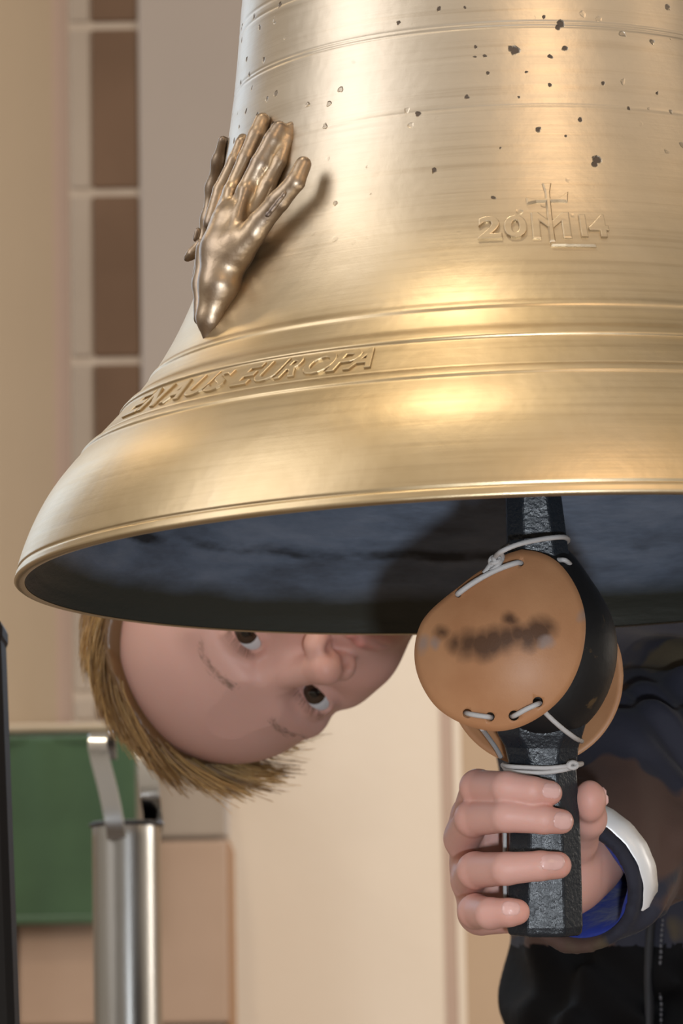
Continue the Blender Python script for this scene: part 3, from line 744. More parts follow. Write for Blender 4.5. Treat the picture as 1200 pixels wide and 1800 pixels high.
for dy in (0, 8):
    cord([(884, 1344+dy*.3, 2.004), (893, 1347+dy, 1.986), (925, 1349+dy*1.1, 1.9805), (960, 1350+dy, 1.9805), (995, 1347+dy*.7, 1.9815), (1014, 1343+dy*.4, 1.992), (1018, 1342, 2.01), (955, 1345, 2.022), (890, 1345, 2.016), (884, 1344+dy*.3, 2.004)], 4.0, 'cord_wrap')
kn = MB()
for a in range(2):
    c = cp(1006, 1345, 1.982)
    kn.tube([w(c+np.array([(6+2*a)*math.cos(t), 5*math.sin(t), 4*math.cos(t+a)])*px_m) for t in np.linspace(0, 2*math.pi, 18)], 4*px_m, 8, False)
kn.build('knot', crd, clp)
cord([(889, 1360, 2.0), (887, 1420, 2.0), (887, 1470, 2.0), (887, 1560, 2.0), (890, 1618, 2.0)], 3.8)

# ------------------------------------------------------------------ the boy
skin = mat('skin', (.6, .38, .3), .48, spec=.35, sss=.25); k = NT(skin)
at = k.n('ShaderNodeVertexColor', layer_name='tint'); 
co = k.coord(); k.color(k.mix(k.math('MULTIPLY', k.noise(co, 60, 3), .25), at.outputs[0], (.60, .30, .24)))
b1 = k.bump(k.noise(co, 700, 3), .12, .0004)
SK = np.array([.64, .385, .33])
HM = np.array([[-0.6619919, 0.00253179, -0.74950671], [-0.60768624, 0.58353885, 0.53870201], [-0.43873016, -0.81208128, 0.38475945]])
HT = np.array([-0.03423542, 0.04565298, 2.38+0.02381753])
def h2c(p): return np.asarray(p, float) @ HM.T + HT
def c2h(p): return (np.asarray(p, float)-HT) @ HM
pel = w(cp(1300, 1960, 2.46))
boy = thing('person', (pel[0], pel[1], 0), 'boy in a dark jacket bending sideways to peer from under the bell, gripping the clapper', 'person')

# head, in its own frame: x towards his left, y out of the face, z to the crown
F = Field((-.09, -.125, -.16), (.09, .125, .125), .0012)
F.ell((0, -.012, .030), (.070, .093, .082), .0)
F.ell((0, .030, .042), (.054, .050, .046), .03)
F.ell((0, .020, -.030), (.051, .060, .064), .02)
for s in (-1, 1):
    F.cap((.044*s, .0, -.045), (.012*s, .062, -.083), .018, .016, .018)
    F.ell((.030*s, .050, -.030), (.024, .028, .026), .016)
    F.cap((.042*s, .054, -.010), (.050*s, .025, -.006), .011, .011, .016)
F.ell((0, .066, -.084), (.020, .018, .016), .02)
F.ell((0, .062, -.058), (.028, .026, .022), .02)
for s in (-1, 1):
    F.ell((.030*s, .090, -.001), (.019, .017, .013), .014, 'sub')
    F.cap((.012*s, .076, .017), (.044*s, .062, .017), .0085, .0075, .014)
F.cap((0, .072, .012), (0, .0945, -.027), .0072, .0082, .010)      # nose
F.ell((0, .0985, -.034), (.0102, .0112, .0092), .006)
for s in (-1, 1):
    F.ell((.0105*s, .0905, -.037), (.0072, .0100, .0078), .004)
    F.ell((.0066*s, .0970, -.0440), (.0034, .0056, .0036), .0015, 'sub')
    F.ell((.0285*s, .0655, 0), (.0150, .0145, .0140), .004)        # lids over the eyeball
    F.ell((.0285*s+.0035, .0785, -.0036), (.0118, .0090, .0047), .0012, 'sub')
    F.cap((.0175*s, .0775, .0072), (.039*s, .0725, .0066), .0016, .0014, .003)
F.cap((-.018, .082, -.0588), (-.004, .0905, -.0562), .0030, .0042, .004); F.cap((.018, .082, -.0588), (.004, .0905, -.0562), .0030, .0042, .004)
F.cap((-.016, .0825, -.0625), (.0, .0895, -.0660), .0030, .0048, .004); F.cap((.016, .0825, -.0625), (.0, .0895, -.0660), .0030, .0048, .004)
F.cap((-.021, .0835, -.0605), (0, .0965, -.0608), .0010, .0012, .002, 'sub'); F.cap((.021, .0835, -.0605), (0, .0965, -.0608), .0010, .0012, .002, 'sub')
F.cap((0, .099, -.046), (0, .096, -.052), .0022, .0022, .003, 'sub')
for s in (-1, 1):                                                  # ears
    F.ell((.068*s, -.010, -.006), (.006, .017, .028), .004, rot=Matrix.Rotation(R(18)*s, 3, 'Z'))
    F.ell((.075*s, -.008, -.004), (.004, .010, .018), .003, 'sub')
nk0 = np.array([0, -.022, -.05]); nkd = c2h(cp(845, 870, 2.44))
nkm = np.array([-.004, -.050, -.115])
F.chain([nk0, nkm, (-.008, -.070, -.19)], [.046, .043, .043], .02)
HF = F
def head_y(x, z):
    i = int(np.clip(round((x-HF.ax[0][0])/HF.h), 0, len(HF.ax[0])-1)); k_ = int(np.clip(round((z-HF.ax[2][0])/HF.h), 0, len(HF.ax[2])-1))
    q = np.where(HF.a[i, :, k_] < 0)[0]; return float(HF.ax[1][q[-1]]) if len(q) else 0.0
Vh, Fh = F.mesh()
tint = np.tile(SK, (len(Vh), 1))
def spot(c, r_, col, amt):
    q = ((Vh-np.array(c))/np.array(r_)); g = np.exp(-(q**2).sum(1))[:, None]*amt; return g, np.array(col)
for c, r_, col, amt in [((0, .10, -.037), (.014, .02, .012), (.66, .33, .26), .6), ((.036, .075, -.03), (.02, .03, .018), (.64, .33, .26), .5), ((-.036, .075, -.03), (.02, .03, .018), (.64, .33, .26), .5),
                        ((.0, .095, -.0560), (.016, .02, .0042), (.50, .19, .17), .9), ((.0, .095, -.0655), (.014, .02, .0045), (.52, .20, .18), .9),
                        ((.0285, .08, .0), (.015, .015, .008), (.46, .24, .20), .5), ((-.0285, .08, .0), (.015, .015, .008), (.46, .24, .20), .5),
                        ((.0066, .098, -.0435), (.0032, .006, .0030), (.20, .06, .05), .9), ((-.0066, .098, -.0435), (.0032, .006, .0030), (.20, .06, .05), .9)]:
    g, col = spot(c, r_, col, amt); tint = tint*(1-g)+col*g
# right hand and forearm, in the camera frame
def hp(x, y, d): return cp(x, y, d)
pm_ = 1.98/F_PX
F = Field((hp(770, 1330, 1.98)[0], hp(770, 1330, 1.98)[1], 1.94), (hp(1330, 1680, 2.25)[0], hp(1240, 1680, 2.06)[1], 2.20), .0010)
fingers = [
    [(826, 1428, 2.026, 31), (840, 1384, 1.996, 31), (890, 1384, 1.972, 28), (935, 1390, 1.9685, 25), (966, 1394, 1.971, 22)],
    [(812, 1474, 2.024, 33), (832, 1438, 1.994, 32), (890, 1434, 1.970, 29), (955, 1441, 1.9665, 25), (986, 1444, 1.970, 22)],
    [(824, 1548, 2.024, 31), (836, 1530, 1.995, 32), (890, 1527, 1.970, 29), (950, 1522, 1.9665, 26), (980, 1521, 1.970, 24)],
    [(834, 1606, 2.026, 28), (836, 1602, 1.998, 30), (862, 1606, 1.978, 28), (895, 1604, 1.9715, 25), (908, 1603, 1.972, 23)]]
for fg in fingers:
    g = F.like(); g.chain([hp(a, b_, c) for a, b_, c, _ in fg], [q*pm_ for *_, q in fg], .0012); 
    a = fg[1]; g.ell(hp(a[0], a[1], a[2]), (a[3]*pm_*1.03, a[3]*pm_*.98, a[3]*pm_*1.0), .002)
    F.merge(g, .0012)
g = F.like()
for (x, y), r_ in zip(((826, 1432), (814, 1478), (824, 1548), (838, 1606)), (30, 32, 32, 29)):
    g.cap(hp(x, y, 2.030), hp(960, 1500+(y-1500)*.45, 2.046), r_*pm_, 34*pm_, .012)
g.cap(hp(850, 1610, 2.034), hp(960, 1600, 2.046), 30*pm_, 34*pm_, .010)
g.ell(hp(900, 1520, 2.042), (.030, .028, .010), .01)
g.cap(hp(975, 1530, 2.046), hp(1025, 1500, 2.066), .020, .019, .012)
F.merge(g, .004)
g = F.like(); g.chain([hp(975, 1530, 2.046), hp(1012, 1480, 2.030), hp(1034, 1440, 2.008), hp(1037, 1404, 1.998)], [.0125, .0095, .0078, .0070], .005)
g.ell(hp(1036, 1408, 1.9965), (.0072, .0098, .0068), .003); F.merge(g, .004)
F.chain([hp(1000, 1530, 2.056), hp(1075, 1430, 2.11), hp(1190, 1290, 2.19), hp(1230, 1250, 2.24)], [.0195, .021, .026, .028], .012)
HDF = F
Vr, Fr = F.mesh(); Fr = Fr[:, ::-1]
tr = np.tile(SK*np.array([1.02, .97, .97]), (len(Vr), 1))
for fg in fingers:
    for (x, y, d, r_), amt in ((fg[-1], .6), (fg[1], .25)):
        g = np.exp(-(((Vr-hp(x, y, d))/(r_*pm_*1.3))**2).sum(1))[:, None]*amt; tr = tr*(1-g)+np.array([.66, .27, .20])*g
g = np.exp(-(((Vr-hp(1036, 1408, 1.997))/.011)**2).sum(1))[:, None]*.5; tr = tr*(1-g)+np.array([.66, .29, .22])*g
Vhc = h2c(Vh)
# HM is a proper rotation or not decides the winding
Fh2 = Fh if np.linalg.det(HM) < 0 else Fh[:, ::-1]
bm = bmesh.new(); tl_ = bm.verts.layers.float_vector.new('t')
Vall = w(np.vstack([Vhc, Vr])); Fall = np.vstack([Fh2, Fr+len(Vhc)])
vs = [bm.verts.new(q) for q in Vall]
for q in Fall: bm.faces.new([vs[i] for i in q])
for v_, t_ in zip(vs, np.vstack([tint, tr])): v_[tl_] = t_
# neck, trunk and arm inside the clothes join head and hand into one skin
edges = [e for e in bm.edges if e.is_boundary]
la = [e for e in edges if (e.verts[0].co-Vector(w(HT))).length < .35 and (e.verts[0].co-Vector(w(cp(1200, 1230, 2.22)))).length > .15]
lb = [e for e in edges if e not in set(la)]
def ring_edges(c, ax, r_, n=48):
    ax = np.array(ax, float); ax /= np.linalg.norm(ax); u = np.cross(ax, (0, 0, 1)); u /= np.linalg.norm(u); v = np.cross(ax, u)
    q = [bm.verts.new(w(np.asarray(c)+r_*(math.cos(2*math.pi*i/n)*u+math.sin(2*math.pi*i/n)*v))) for i in range(n)]
    for x in q: x[tl_] = SK
    return [bm.edges.new((q[i], q[(i+1) % n])) for i in range(n)]
pa = [cp(975, 905, 2.46), cp(1050, 960, 2.47), cp(1080, 1060, 2.46), cp(1040, 1130, 2.42), cp(1080, 1170, 2.34), cp(1165, 1215, 2.27), cp(1205, 1245, 2.235)]
ra = [.046, .050, .048, .042, .036, .031, .028]
cur = la
for i, (c, r_) in enumerate(zip(pa, ra)):
    dv = (pa[min(i+1, len(pa)-1)]-pa[max(i-1, 0)]); rg_ = ring_edges(c, dv, r_)
    bmesh.ops.bridge_loops(bm, edges=cur+rg_); cur = rg_
bmesh.ops.bridge_loops(bm, edges=cur+lb)
bmesh.ops.recalc_face_normals(bm, faces=bm.faces)
bm.verts.index_update()
Vall = np.array([v_.co for v_ in bm.verts]); Fall = [tuple(v_.index for v_ in f.verts) for f in bm.faces]; tall = np.array([v_[tl_] for v_ in bm.verts]); bm.free()
body = mk('body', Vall, Fall, skin, boy)
ca = body.data.color_attributes.new('tint', 'FLOAT_COLOR', 'POINT')
ca.data.foreach_set('color', np.hstack([tall, np.ones((len(Vall), 1))]).astype(np.float32).ravel())
# eyes
for s in (-1, 1):
    c = h2c((.0285*s, .0655, 0)); gz = -c/np.linalg.norm(c); gz = gz*.95 + HM[:, 1]*.05; gz /= np.linalg.norm(gz)
    u = np.cross(gz, (0, 1, 0)); u /= np.linalg.norm(u); v = np.cross(gz, u)
    n, kk = 40, 30; V = []; Fc = []; rb = .0128
    for i in range(kk+1):
        th = math.pi*i/kk
        for j in range(n):
            ph = 2*math.pi*j/n; rr = rb + (.0006*max(0, 1-(th/.5)**2))
            V.append(c+rr*(math.cos(th)*gz+math.sin(th)*(math.cos(ph)*u+math.sin(ph)*v)))
    for i in range(kk):
        for j in range(n): Fc.append((i*n+j, i*n+(j+1) % n, (i+1)*n+(j+1) % n, (i+1)*n+j))
    if 'eyew' not in M:
        M['eyew'] = mat('eye_white', (.56, .57, .60), .12, spec=.6); M['iris'] = mat('brown_iris', (.035, .018, .010), .08, spec=.7); M['pupil'] = mat('pupil', (.004, .004, .004), .06, spec=.7)
    eo = mk('eye', w(np.array(V)), Fc, [M['eyew'], M['iris'], M['pupil']], boy)
    for pi_, pg in enumerate(eo.data.polygons):
        th = (pi_//n+.5)/kk*math.pi; pg.material_index = 2 if th < .22 else 1 if th < .56 else 0
# finger nails
nail = mat('finger_nail', (.72, .44, .40), .25, spec=.5)
def near_depth(p):
    """first depth at which the sight line through p enters the hand"""
    ds = np.arange(1.945, 2.02, .0004); q = p[None]*(ds/p[2])[:, None]
    f_ = [(q[:, i]-HDF.ax[i][0])/HDF.h for i in range(3)]
    i0 = [np.clip(np.floor(v).astype(int), 0, len(HDF.ax[i])-2) for i, v in enumerate(f_)]; t_ = [f_[i]-i0[i] for i in range(3)]
    val = 0
    for a in (0, 1):
        for b_ in (0, 1):
            for c in (0, 1):
                val = val + HDF.a[i0[0]+a, i0[1]+b_, i0[2]+c]*(t_[0] if a else 1-t_[0])*(t_[1] if b_ else 1-t_[1])*(t_[2] if c else 1-t_[2])
    k_ = np.where(val < 0)[0]; return float(ds[k_[0]]) if len(k_) else None
def nail_on(px, py, ang, ln, wd):
    a_, b_ = 11, 11; V = []; Fc = []; N = a_*b_; dirx = np.array([math.cos(ang), math.sin(ang)]); diry = np.array([-dirx[1], dirx[0]])
    D = np.zeros((a_, b_)); XY = np.zeros((a_, b_, 2))
    for i in range(a_):
        for j in range(b_):
            s_, t_ = i/(a_-1)*2-1, j/(b_-1)*2-1
            XY[i, j] = np.array([px, py])+dirx*t_*ln/2*math.sqrt(1-.42*s_*s_)+diry*s_*wd/2*math.sqrt(1-.42*t_*t_)
            q = near_depth(cp(XY[i, j, 0], XY[i, j, 1], 1.97)); D[i, j] = np.nan if q is None else q
    D = np.where(np.isnan(D), np.nanmax(D), D)
    for lay in (0, 1):
        for i in range(a_):
            for j in range(b_):
                s_, t_ = i/(a_-1)*2-1, j/(b_-1)*2-1; e_ = max(abs(s_), -t_)
                V.append(cp(XY[i, j, 0], XY[i, j, 1], D[i, j]-(.00045*(1-e_**6)+.00005)+lay*.0012))
    for i in range(a_-1):
        for j in range(b_-1):
            q = i*b_+j; Fc += [(q, q+1, q+b_+1, q+b_), (N+q, N+q+b_, N+q+b_+1, N+q+1)]
    for i in range(a_-1): Fc += [(i*b_, (i+1)*b_, N+(i+1)*b_, N+i*b_), (i*b_+b_-1, N+i*b_+b_-1, N+(i+1)*b_+b_-1, (i+1)*b_+b_-1)]
    for j in range(b_-1): Fc += [(j, N+j, N+j+1, j+1), ((a_-1)*b_+j, (a_-1)*b_+j+1, N+(a_-1)*b_+j+1, N+(a_-1)*b_+j)]
    mk('fingernail', w(np.array(V)), Fc, nail, boy)
for px, py, ang, ln, wd in ((969, 1390, .12, 34, 30), (989, 1443, .08, 34, 34), (970, 1515, -.03, 44, 32), (897, 1597, .0, 34, 28)):
    nail_on(px, py, ang, ln, wd)

V = []; Fc = []; ny_, nz2 = 9, 9
for lay in (0, 1):
    for i in range(ny_):
        for j in range(nz2):
            s_, t_ = i/(ny_-1)*2-1, j/(nz2-1)*2-1
            y_ = hp(1036, 1400+s_*17*math.sqrt(1-.4*t_*t_), 1.998)[1]; z_ = 2.0005+t_*.0042*math.sqrt(1-.4*s_*s_)
            xs_ = HDF.ax[0]; iy = int(round((y_-HDF.ax[1][0])/HDF.h)); iz_ = int(round((z_-HDF.ax[2][0])/HDF.h))
            sel = (HDF.a[:, iy, iz_] < 0) & (xs_ < hp(1080, 1400, 2)[0]); q = np.where(sel)[0]
            x_ = float(xs_[q[-1]])+HDF.h*.5 if len(q) else hp(1055, 1400, 2)[0]
            V.append((x_+.0006-lay*.0014, y_, z_))
N = ny_*nz2
for i in range(ny_-1):
    for j in range(nz2-1):
        q = i*nz2+j; Fc += [(q, q+1, q+nz2+1, q+nz2), (N+q, N+q+nz2, N+q+nz2+1, N+q+1)]
for i in range(ny_-1): Fc += [(i*nz2, (i+1)*nz2, N+(i+1)*nz2, N+i*nz2), (i*nz2+nz2-1, N+i*nz2+nz2-1, N+(i+1)*nz2+nz2-1, (i+1)*nz2+nz2-1)]
for j in range(nz2-1): Fc += [(j, N+j, N+j+1, j+1), ((ny_-1)*nz2+j, (ny_-1)*nz2+j+1, N+(ny_-1)*nz2+j+1, N+(ny_-1)*nz2+j)]
mk('fingernail', w(np.array(V)), Fc, nail, boy)

# hair: a cap with combed strands
hairm = mat('blond_hair', (.30, .16, .065), .38, spec=.5); k = NT(hairm)
atc = k.n('ShaderNodeVertexColor', layer_name='tint'); k.color(atc.outputs[0])
F = Field((-.1, -.13, -.08), (.1, .12, .14), .0022)
F.ell((0, -.012, .032), (.0785, .0985, .087), 0); F.ell((0, .026, .046), (.064, .055, .050), .03)
X, Y, Z = F.ax[0][:, None, None], F.ax[1][None, :, None], F.ax[2][None, None, :]
def hair_z(y): return np.interp(y, [-.13, -.05, -.02, .0, .02, .04, .08], [-.06, -.05, -.02, .022, .058, .080, .088])
cutp = hair_z(Y+.045*np.clip(-X/.05, 0, 1)) - Z
F.a = np.maximum(F.a, cutp.astype(np.float32)); F.a = np.maximum(F.a, (-.055-Z).astype(np.float32)+0*F.a)
Vc, Fcc = F.mesh()
Vcc = w(h2c(Vc)); cap_o = mk('hair_base', Vcc, Fh2[:0] if False else (Fcc if np.linalg.det(HM) < 0 else Fcc[:, ::-1]), hairm, boy)
ca = cap_o.data.color_attributes.new('tint', 'FLOAT_COLOR', 'POINT')
ca.data.foreach_set('color', np.tile(np.array([.16, .085, .036, 1], np.float32), len(Vc)))
# roots: cap surface away from the cut plane
gdir = np.array([0, 1.0, 0]) @ HM            # image-down in head frame: the way the hair falls
cen = np.array([0, -.012, .030])
skl = np.array([.0785, .0985, .087])
nn = Vc-cen; nn = nn/skl**2; nn /= np.linalg.norm(nn, axis=1)[:, None]
onsurf = (Vc[:, 2]-hair_z(Vc[:, 1]+.045*np.clip(-Vc[:, 0]/.05, 0, 1))) > .002
cand = np.where(onsurf)[0]
NS, NK = 6500, 8
ids = rng.choice(cand, NS)
P0 = Vc[ids]+rng.normal(0, .0012, (NS, 3)); N0 = nn[ids]
part = np.array([.35, -.75, .25])
cf = h2c(P0)-cp(400, 1150, 2.38)
flow = np.stack([cf[:, 1], -cf[:, 0], 0*cf[:, 0]], 1); flow /= np.linalg.norm(flow, axis=1)[:, None]+1e-9
T = (flow @ HM)*1.0 + gdir[None]*.18 + rng.normal(0, .10, (NS, 3))
clump = np.sin(P0[:, 0:1]*150+P0[:, 2:3]*90+np.array([[0, 1.3, 2.6]]))*.22
T = T+clump
T -= N0*(T*N0).sum(1)[:, None]; T /= np.linalg.norm(T, axis=1)[:, None]
ln = rng.uniform(.032, .052, NS)
front = np.clip((P0[:, 1]-.02)/.05, 0, 1)*np.clip((P0[:, 2]-.03)/.04, 0, 1)
ln = ln*(1+.15*front)
pts = np.zeros((NS, NK, 3)); pts[:, 0] = P0-N0*.003
D = T*.9+N0*rng.uniform(.10, .30, (NS, 1)); D /= np.linalg.norm(D, axis=1)[:, None]
curl = rng.normal(0, .06, (NS, 3))
for i in range(1, NK):
    pts[:, i] = pts[:, i-1]+D*(ln/(NK-1))[:, None]
    q = (pts[:, i]-cen)/skl; rr = np.linalg.norm(q, axis=1)[:, None]
    nv = q/skl; nv /= np.linalg.norm(nv, axis=1)[:, None]
    push = np.maximum(1.035-rr, 0)
    pts[:, i] += nv*push*.07
    D = D*.86 + T*.12 + gdir*.06 + curl*.35 - nv*.10*(rr > 1.06) ; D /= np.linalg.norm(D, axis=1)[:, None]
NC = 230
par = rng.choice(NS, NC, replace=False)
own = np.argmin(((P0[:, None]-P0[par][None])**2).sum(2), 1); pp_ = par[own]
tt_ = (np.linspace(0, 1, NK)**1.3)[None, :, None]*rng.uniform(.15, .62, (NS, 1, 1))
pts = pts*(1-tt_) + (pts[pp_] + (P0-P0[pp_])[:, None]*.15)*tt_
def strands(pts, rad, cols, name, parent):
    n, kk = pts.shape[:2]
    t = np.gradient(pts, axis=1); t /= np.linalg.norm(t, axis=2)[..., None]+1e-12
    a = np.cross(t, rng.normal(0, 1, (n, 1, 3))); a /= np.linalg.norm(a, axis=2)[..., None]+1e-12; b = np.cross(t, a)
    rr = rad[:, None]*np.linspace(1, .25, kk)[None]
    V = np.stack([pts+rr[..., None]*(math.cos(th)*a+math.sin(th)*b) for th in (0, 2.094, 4.189)], 2)   # n,k,3,3
    idx = np.arange(n*kk*3).reshape(n, kk, 3)
    Fq = np.concatenate([np.stack([idx[:, :-1, j], idx[:, :-1, (j+1) % 3], idx[:, 1:, (j+1) % 3], idx[:, 1:, j]], -1).reshape(-1, 4) for j in range(3)])
    o = mk(name, w(h2c(V.reshape(-1, 3))), Fq, hairm, parent)
    ca = o.data.color_attributes.new('tint', 'FLOAT_COLOR', 'POINT')
    cc = np.repeat(np.repeat(cols, kk, 0)*np.tile(np.linspace(.62, 1.12, kk), n)[:, None], 3, 0); ca.data.foreach_set('color', np.hstack([cc, np.ones((len(cc), 1))]).astype(np.float32).ravel()); return o  # root-to-tip gradient, shading of the hair put into its colour
cmix = rng.uniform(0, 1, NC)[own]
mixv = np.clip(cmix*.75+rng.normal(.16, .18, NS), 0, 1)[:, None]
cols = np.array([.22, .11, .04])*(1-mixv)+np.array([.76, .48, .19])*mixv
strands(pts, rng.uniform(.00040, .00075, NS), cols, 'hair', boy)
# eyebrows and lashes
for s in (-1, 1):
    nb = 200; u = rng.uniform(0, 1, nb)
    q0 = np.stack([s*(.013+.030*u), 0*u, .0185+.005*np.sin(u*2.6)], 1)+rng.normal(0, .0014, (nb, 3))
    q0[:, 1] = [head_y(a, c)+.0004 for a, _, c in q0]
    dv = np.stack([np.full(nb, s*.8), -.2-.5*u, .35-.6*u], 1)+rng.normal(0, .07, (nb, 3)); dv /= np.linalg.norm(dv, axis=1)[:, None]
    pp = q0[:, None]+dv[:, None]*np.linspace(0, .006, 5)[None, :, None]
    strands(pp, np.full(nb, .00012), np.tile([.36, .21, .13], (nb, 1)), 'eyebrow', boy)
    nb = 46; u = rng.uniform(-1, 1, nb)
    q0 = np.stack([s*.0285+.0035+.0112*u, .0795-.0035*u**2*1.0, .0012*(1-u*u)-.0006], 1)
    dv = np.stack([.35*u, np.full(nb, .9), np.full(nb, .25)], 1); dv /= np.linalg.norm(dv, axis=1)[:, None]
    pp = q0[:, None]+dv[:, None]*np.linspace(0, .0055, 5)[None, :, None]+np.array([0, 0, 1.0])*(np.linspace(0, 1, 5)**2*.0014)[None, :, None]
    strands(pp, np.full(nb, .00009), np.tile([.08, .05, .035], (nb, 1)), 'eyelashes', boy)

# jacket
jk = mat('dark_patchy_cloth', (.02, .022, .03), .78, spec=.25, sheen=.04); k = NT(jk); co = k.coord()  # navy cloth with brown and olive patches set by noise
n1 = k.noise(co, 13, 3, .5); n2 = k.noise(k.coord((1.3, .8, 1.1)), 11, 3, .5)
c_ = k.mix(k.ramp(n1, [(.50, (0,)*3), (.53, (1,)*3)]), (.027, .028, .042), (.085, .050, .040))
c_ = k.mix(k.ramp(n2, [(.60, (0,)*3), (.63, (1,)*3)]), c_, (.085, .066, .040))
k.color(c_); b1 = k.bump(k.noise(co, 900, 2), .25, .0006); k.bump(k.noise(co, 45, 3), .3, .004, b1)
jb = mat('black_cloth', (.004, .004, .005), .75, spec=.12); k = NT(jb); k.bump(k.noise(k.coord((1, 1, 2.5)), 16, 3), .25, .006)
def rel(x, y, d): return cp(x, y, d)
F = Field((.03, -.16, 2.00), (.44, .46, 2.62), .0030)
SH, EL, CU = rel(1015, 1150, 2.40), rel(1228, 1292, 2.222), rel(1000, 1558, 2.050)
torso = [rel(1305, 2000, 2.47), rel(1300, 1700, 2.47), rel(1290, 1420, 2.48), rel(1215, 1180, 2.48), rel(1075, 1000, 2.47), rel(960, 920, 2.46)]
F.chain(torso, [.130, .126, .122, .112, .090, .058], .03)
F.cap(rel(1015, 1130, 2.42), rel(1150, 780, 2.46), .062, .060, .04)
F.chain([SH, (SH+EL)/2+np.array([.005, .0, -.004]), EL], [.064, .060, .054], .012)
F.chain([rel(1150, 780, 2.46), rel(1500, 1000, 2.50), rel(1560, 1330, 2.47), rel(1490, 1560, 2.42), rel(1400, 1620, 2.40)], [.060, .052, .046, .040, .034], .02)
g = F.like(); g.chain([EL, EL*.45+CU*.55, CU*.88+EL*.12], [.055, .048, .036], .012)
F.merge(g, .006)
ax_ = CU-EL; ax_ /= np.linalg.norm(ax_)
# crumpled folds across sleeve and trunk
X, Y, Z = F.ax[0][:, None, None], F.ax[1][None, :, None], F.ax[2][None, None, :]
wob = .0035*np.sin(95*(Y+.35*X)+9*np.sin(22*X+14*Z)) + .0026*np.sin(170*(Y-.5*X)+5*np.sin(31*Z+40*X)) + .004*np.sin(48*Y+6*np.sin(25*Z)+20*X)
F.a = F.a + wob.astype(np.float32)
F.a = np.maximum(F.a, (Y-.435).astype(np.float32)+0*F.a)
# hollow cuff: outer tube, then bore
g = F.like(); g.cap(CU-ax_*.07, CU+ax_*.008, .041, .0345, .0)
X0 = ((X-CU[0])*ax_[0]+(Y-CU[1])*ax_[1]+(Z-CU[2])*ax_[2])
g.a = np.maximum(g.a, (X0-.0).astype(np.float32)); F.a = np.maximum(F.a, np.where((np.sqrt((X-CU[0])**2+(Y-CU[1])**2+(Z-CU[2])**2) < .075), X0-.0, -1).astype(np.float32))
F.merge(g, .006)
F.cap(CU-ax_*.085, CU+ax_*.05, .0285, .0300, .003, 'sub')
# waist hem
Vj, Fj = F.mesh()
jw = w(Vj)
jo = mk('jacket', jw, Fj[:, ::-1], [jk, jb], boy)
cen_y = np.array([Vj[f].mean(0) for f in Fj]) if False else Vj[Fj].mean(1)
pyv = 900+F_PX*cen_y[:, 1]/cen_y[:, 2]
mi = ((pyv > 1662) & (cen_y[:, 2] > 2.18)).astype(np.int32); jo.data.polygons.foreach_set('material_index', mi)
# blue lining inside the cuff
blue = mat('blue_lining', (.010, .030, .26), .55, sheen=.2); k = NT(blue); k.bump(k.noise(k.coord(), 60, 3), .5, .006)
u = np.cross(ax_, (0, 1, 0)); u /= np.linalg.norm(u); v = np.cross(ax_, u)
V = []; Fc = []; n = 60
for i, (s, r_) in enumerate([(-.004, .0292), (-.004, .0282), (-.018, .0276), (-.034, .0262), (-.06, .0250), (-.085, .0245)]):
    for j in range(n):
        a = 2*math.pi*j/n; rr = r_+.0009*math.sin(7*a+i)*(i > 0)
        V.append(CU+ax_*s+rr*(math.cos(a)*u+math.sin(a)*v))
for i in range(5):
    for j in range(n): Fc.append((i*n+j, (i+1)*n+j, (i+1)*n+(j+1) % n, i*n+(j+1) % n))
mk('cuff_lining', w(np.array(V)), Fc, blue, boy)
# reflective strip round the cuff
rf = mat('silver_reflective_tape', (.93, .95, .98), .4, .25); k = NT(rf); k.bump(k.noise(k.coord(), 120, 3), .25, .001)
V = []; Fc = []; n = 26; ang = []
def ang_of(px, py):
    q = cp(px, py, CU[2]+.02)-CU; return math.atan2(q.dot(v), q.dot(u))
a0, a1 = ang_of(1018, 1435), ang_of(1110, 1545)
if a1-a0 > math.pi: a1 -= 2*math.pi
if a1-a0 < -math.pi: a1 += 2*math.pi
for j in range(n):
    a = a0+(a1-a0)*j/(n-1); dirv = math.cos(a)*u+math.sin(a)*v
    for s, r_ in ((-.005, .0365), (-.0054, .0374), (-.0115, .0384), (-.0176, .0395), (-.018, .0385)):
        V.append(CU+ax_*s+dirv*(r_+.0002*math.sin(j*1.7+s*300)))
for j in range(n-1):
    for i in range(4): Fc.append((j*5+i, j*5+i+1, (j+1)*5+i+1, (j+1)*5+i))
mk('reflective_strip', w(np.array(V)), Fc, rf, boy)
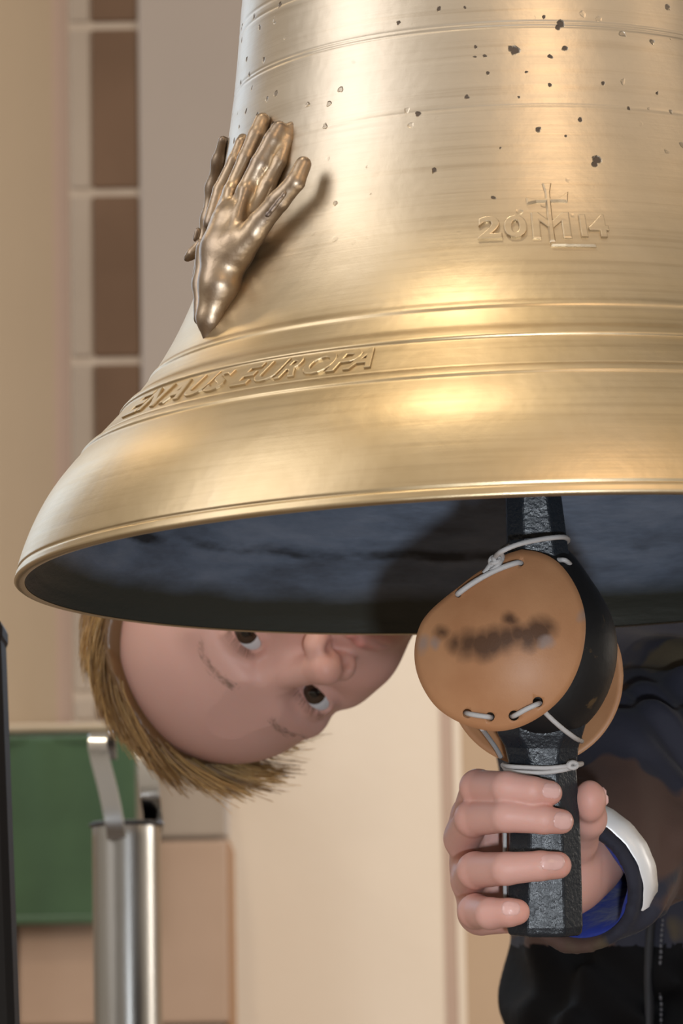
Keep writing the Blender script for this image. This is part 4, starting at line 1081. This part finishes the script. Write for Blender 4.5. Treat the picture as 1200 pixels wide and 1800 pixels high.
# seam with stitches down the jacket front
sm = mat('seam_cloth', (.016, .017, .022), .7); stm = mat('seam_thread', (.10, .10, .115), .7)
def jdepth(px, py):
    """depth of the jacket surface along a sight line"""
    ds = np.linspace(2.22, 2.5, 240); c = np.stack([cp(px, py, d) for d in ds])
    ii = [np.clip(((c[:, i]-F.ax[i][0])/F.h).round().astype(int), 0, len(F.ax[i])-1) for i in range(3)]
    q = np.where(F.a[ii[0], ii[1], ii[2]] < 0)[0]; return float(ds[q[0]]) if len(q) else 2.36
line = [(1212, 1380), (1188, 1430), (1165, 1500), (1150, 1580), (1142, 1650), (1140, 1730), (1142, 1810)]
lp = spline(line, 8)
P = np.array([cp(x, y, jdepth(x, y)+.0005) for x, y in lp]); P[:, 2] = np.convolve(np.pad(P[:, 2], 3, 'edge'), np.ones(7)/7, 'valid')
MB().tube(w(P), .0055, 10, flat=.5).build('front_seam', sm, boy)
sb = MB()
for off_ in (20,):
    Q = np.array([cp(x+off_, y, jdepth(x+off_, y)-.0005) for x, y in lp]); Q[:, 2] = np.convolve(np.pad(Q[:, 2], 3, 'edge'), np.ones(7)/7, 'valid')
    for i in range(0, len(Q)-1): sb.tube(w(np.array([Q[i], Q[i]*.35+Q[i+1]*.65])), .0009, 6)
so = sb.build('stitching', stm, boy); so['kind'] = 'stuff'
# trousers and shoes, below the frame
tr_m = mat('dark_trousers', (.018, .02, .028), .8); sh_m = mat('dark_shoes', (.03, .025, .02), .5)
pc = np.array([pel[0], pel[1], pel[2]])
F = Field((pc[0]-.22, pc[1]-.16, .03), (pc[0]+.22, pc[1]+.16, pc[2]+.10), .006)
F.ell((pc[0], pc[1], pc[2]-.06), (.112, .088, .13), 0)
for s in (-1, 1):
    F.chain([(pc[0]+s*.065, pc[1], pc[2]-.05), (pc[0]+s*.085, pc[1]-.01, pc[2]*.5), (pc[0]+s*.10, pc[1]+.01, .07)], [.068, .058, .05], .02)
V, Fc = F.mesh(); mk('trousers', V, Fc, tr_m, boy)
for s in (-1, 1):
    F = Field((pc[0]+s*.10-.06, pc[1]-.2, -.01), (pc[0]+s*.10+.06, pc[1]+.1, .12), .005)
    F.chain([(pc[0]+s*.10, pc[1]+.03, .035), (pc[0]+s*.105, pc[1]-.07, .032), (pc[0]+s*.108, pc[1]-.12, .026)], [.034, .034, .026], .02)
    F.cap((pc[0]+s*.10, pc[1]+.01, .04), (pc[0]+s*.10, pc[1]+.01, .085), .034, .036, .02)
    F.a = np.maximum(F.a, -F.ax[2][None, None, :]+.001+0*F.a)
    V, Fc = F.mesh(); mk('shoe', V, Fc, sh_m, boy)

for o in list(bpy.data.objects):
    if '_org' in o: del o['_org']
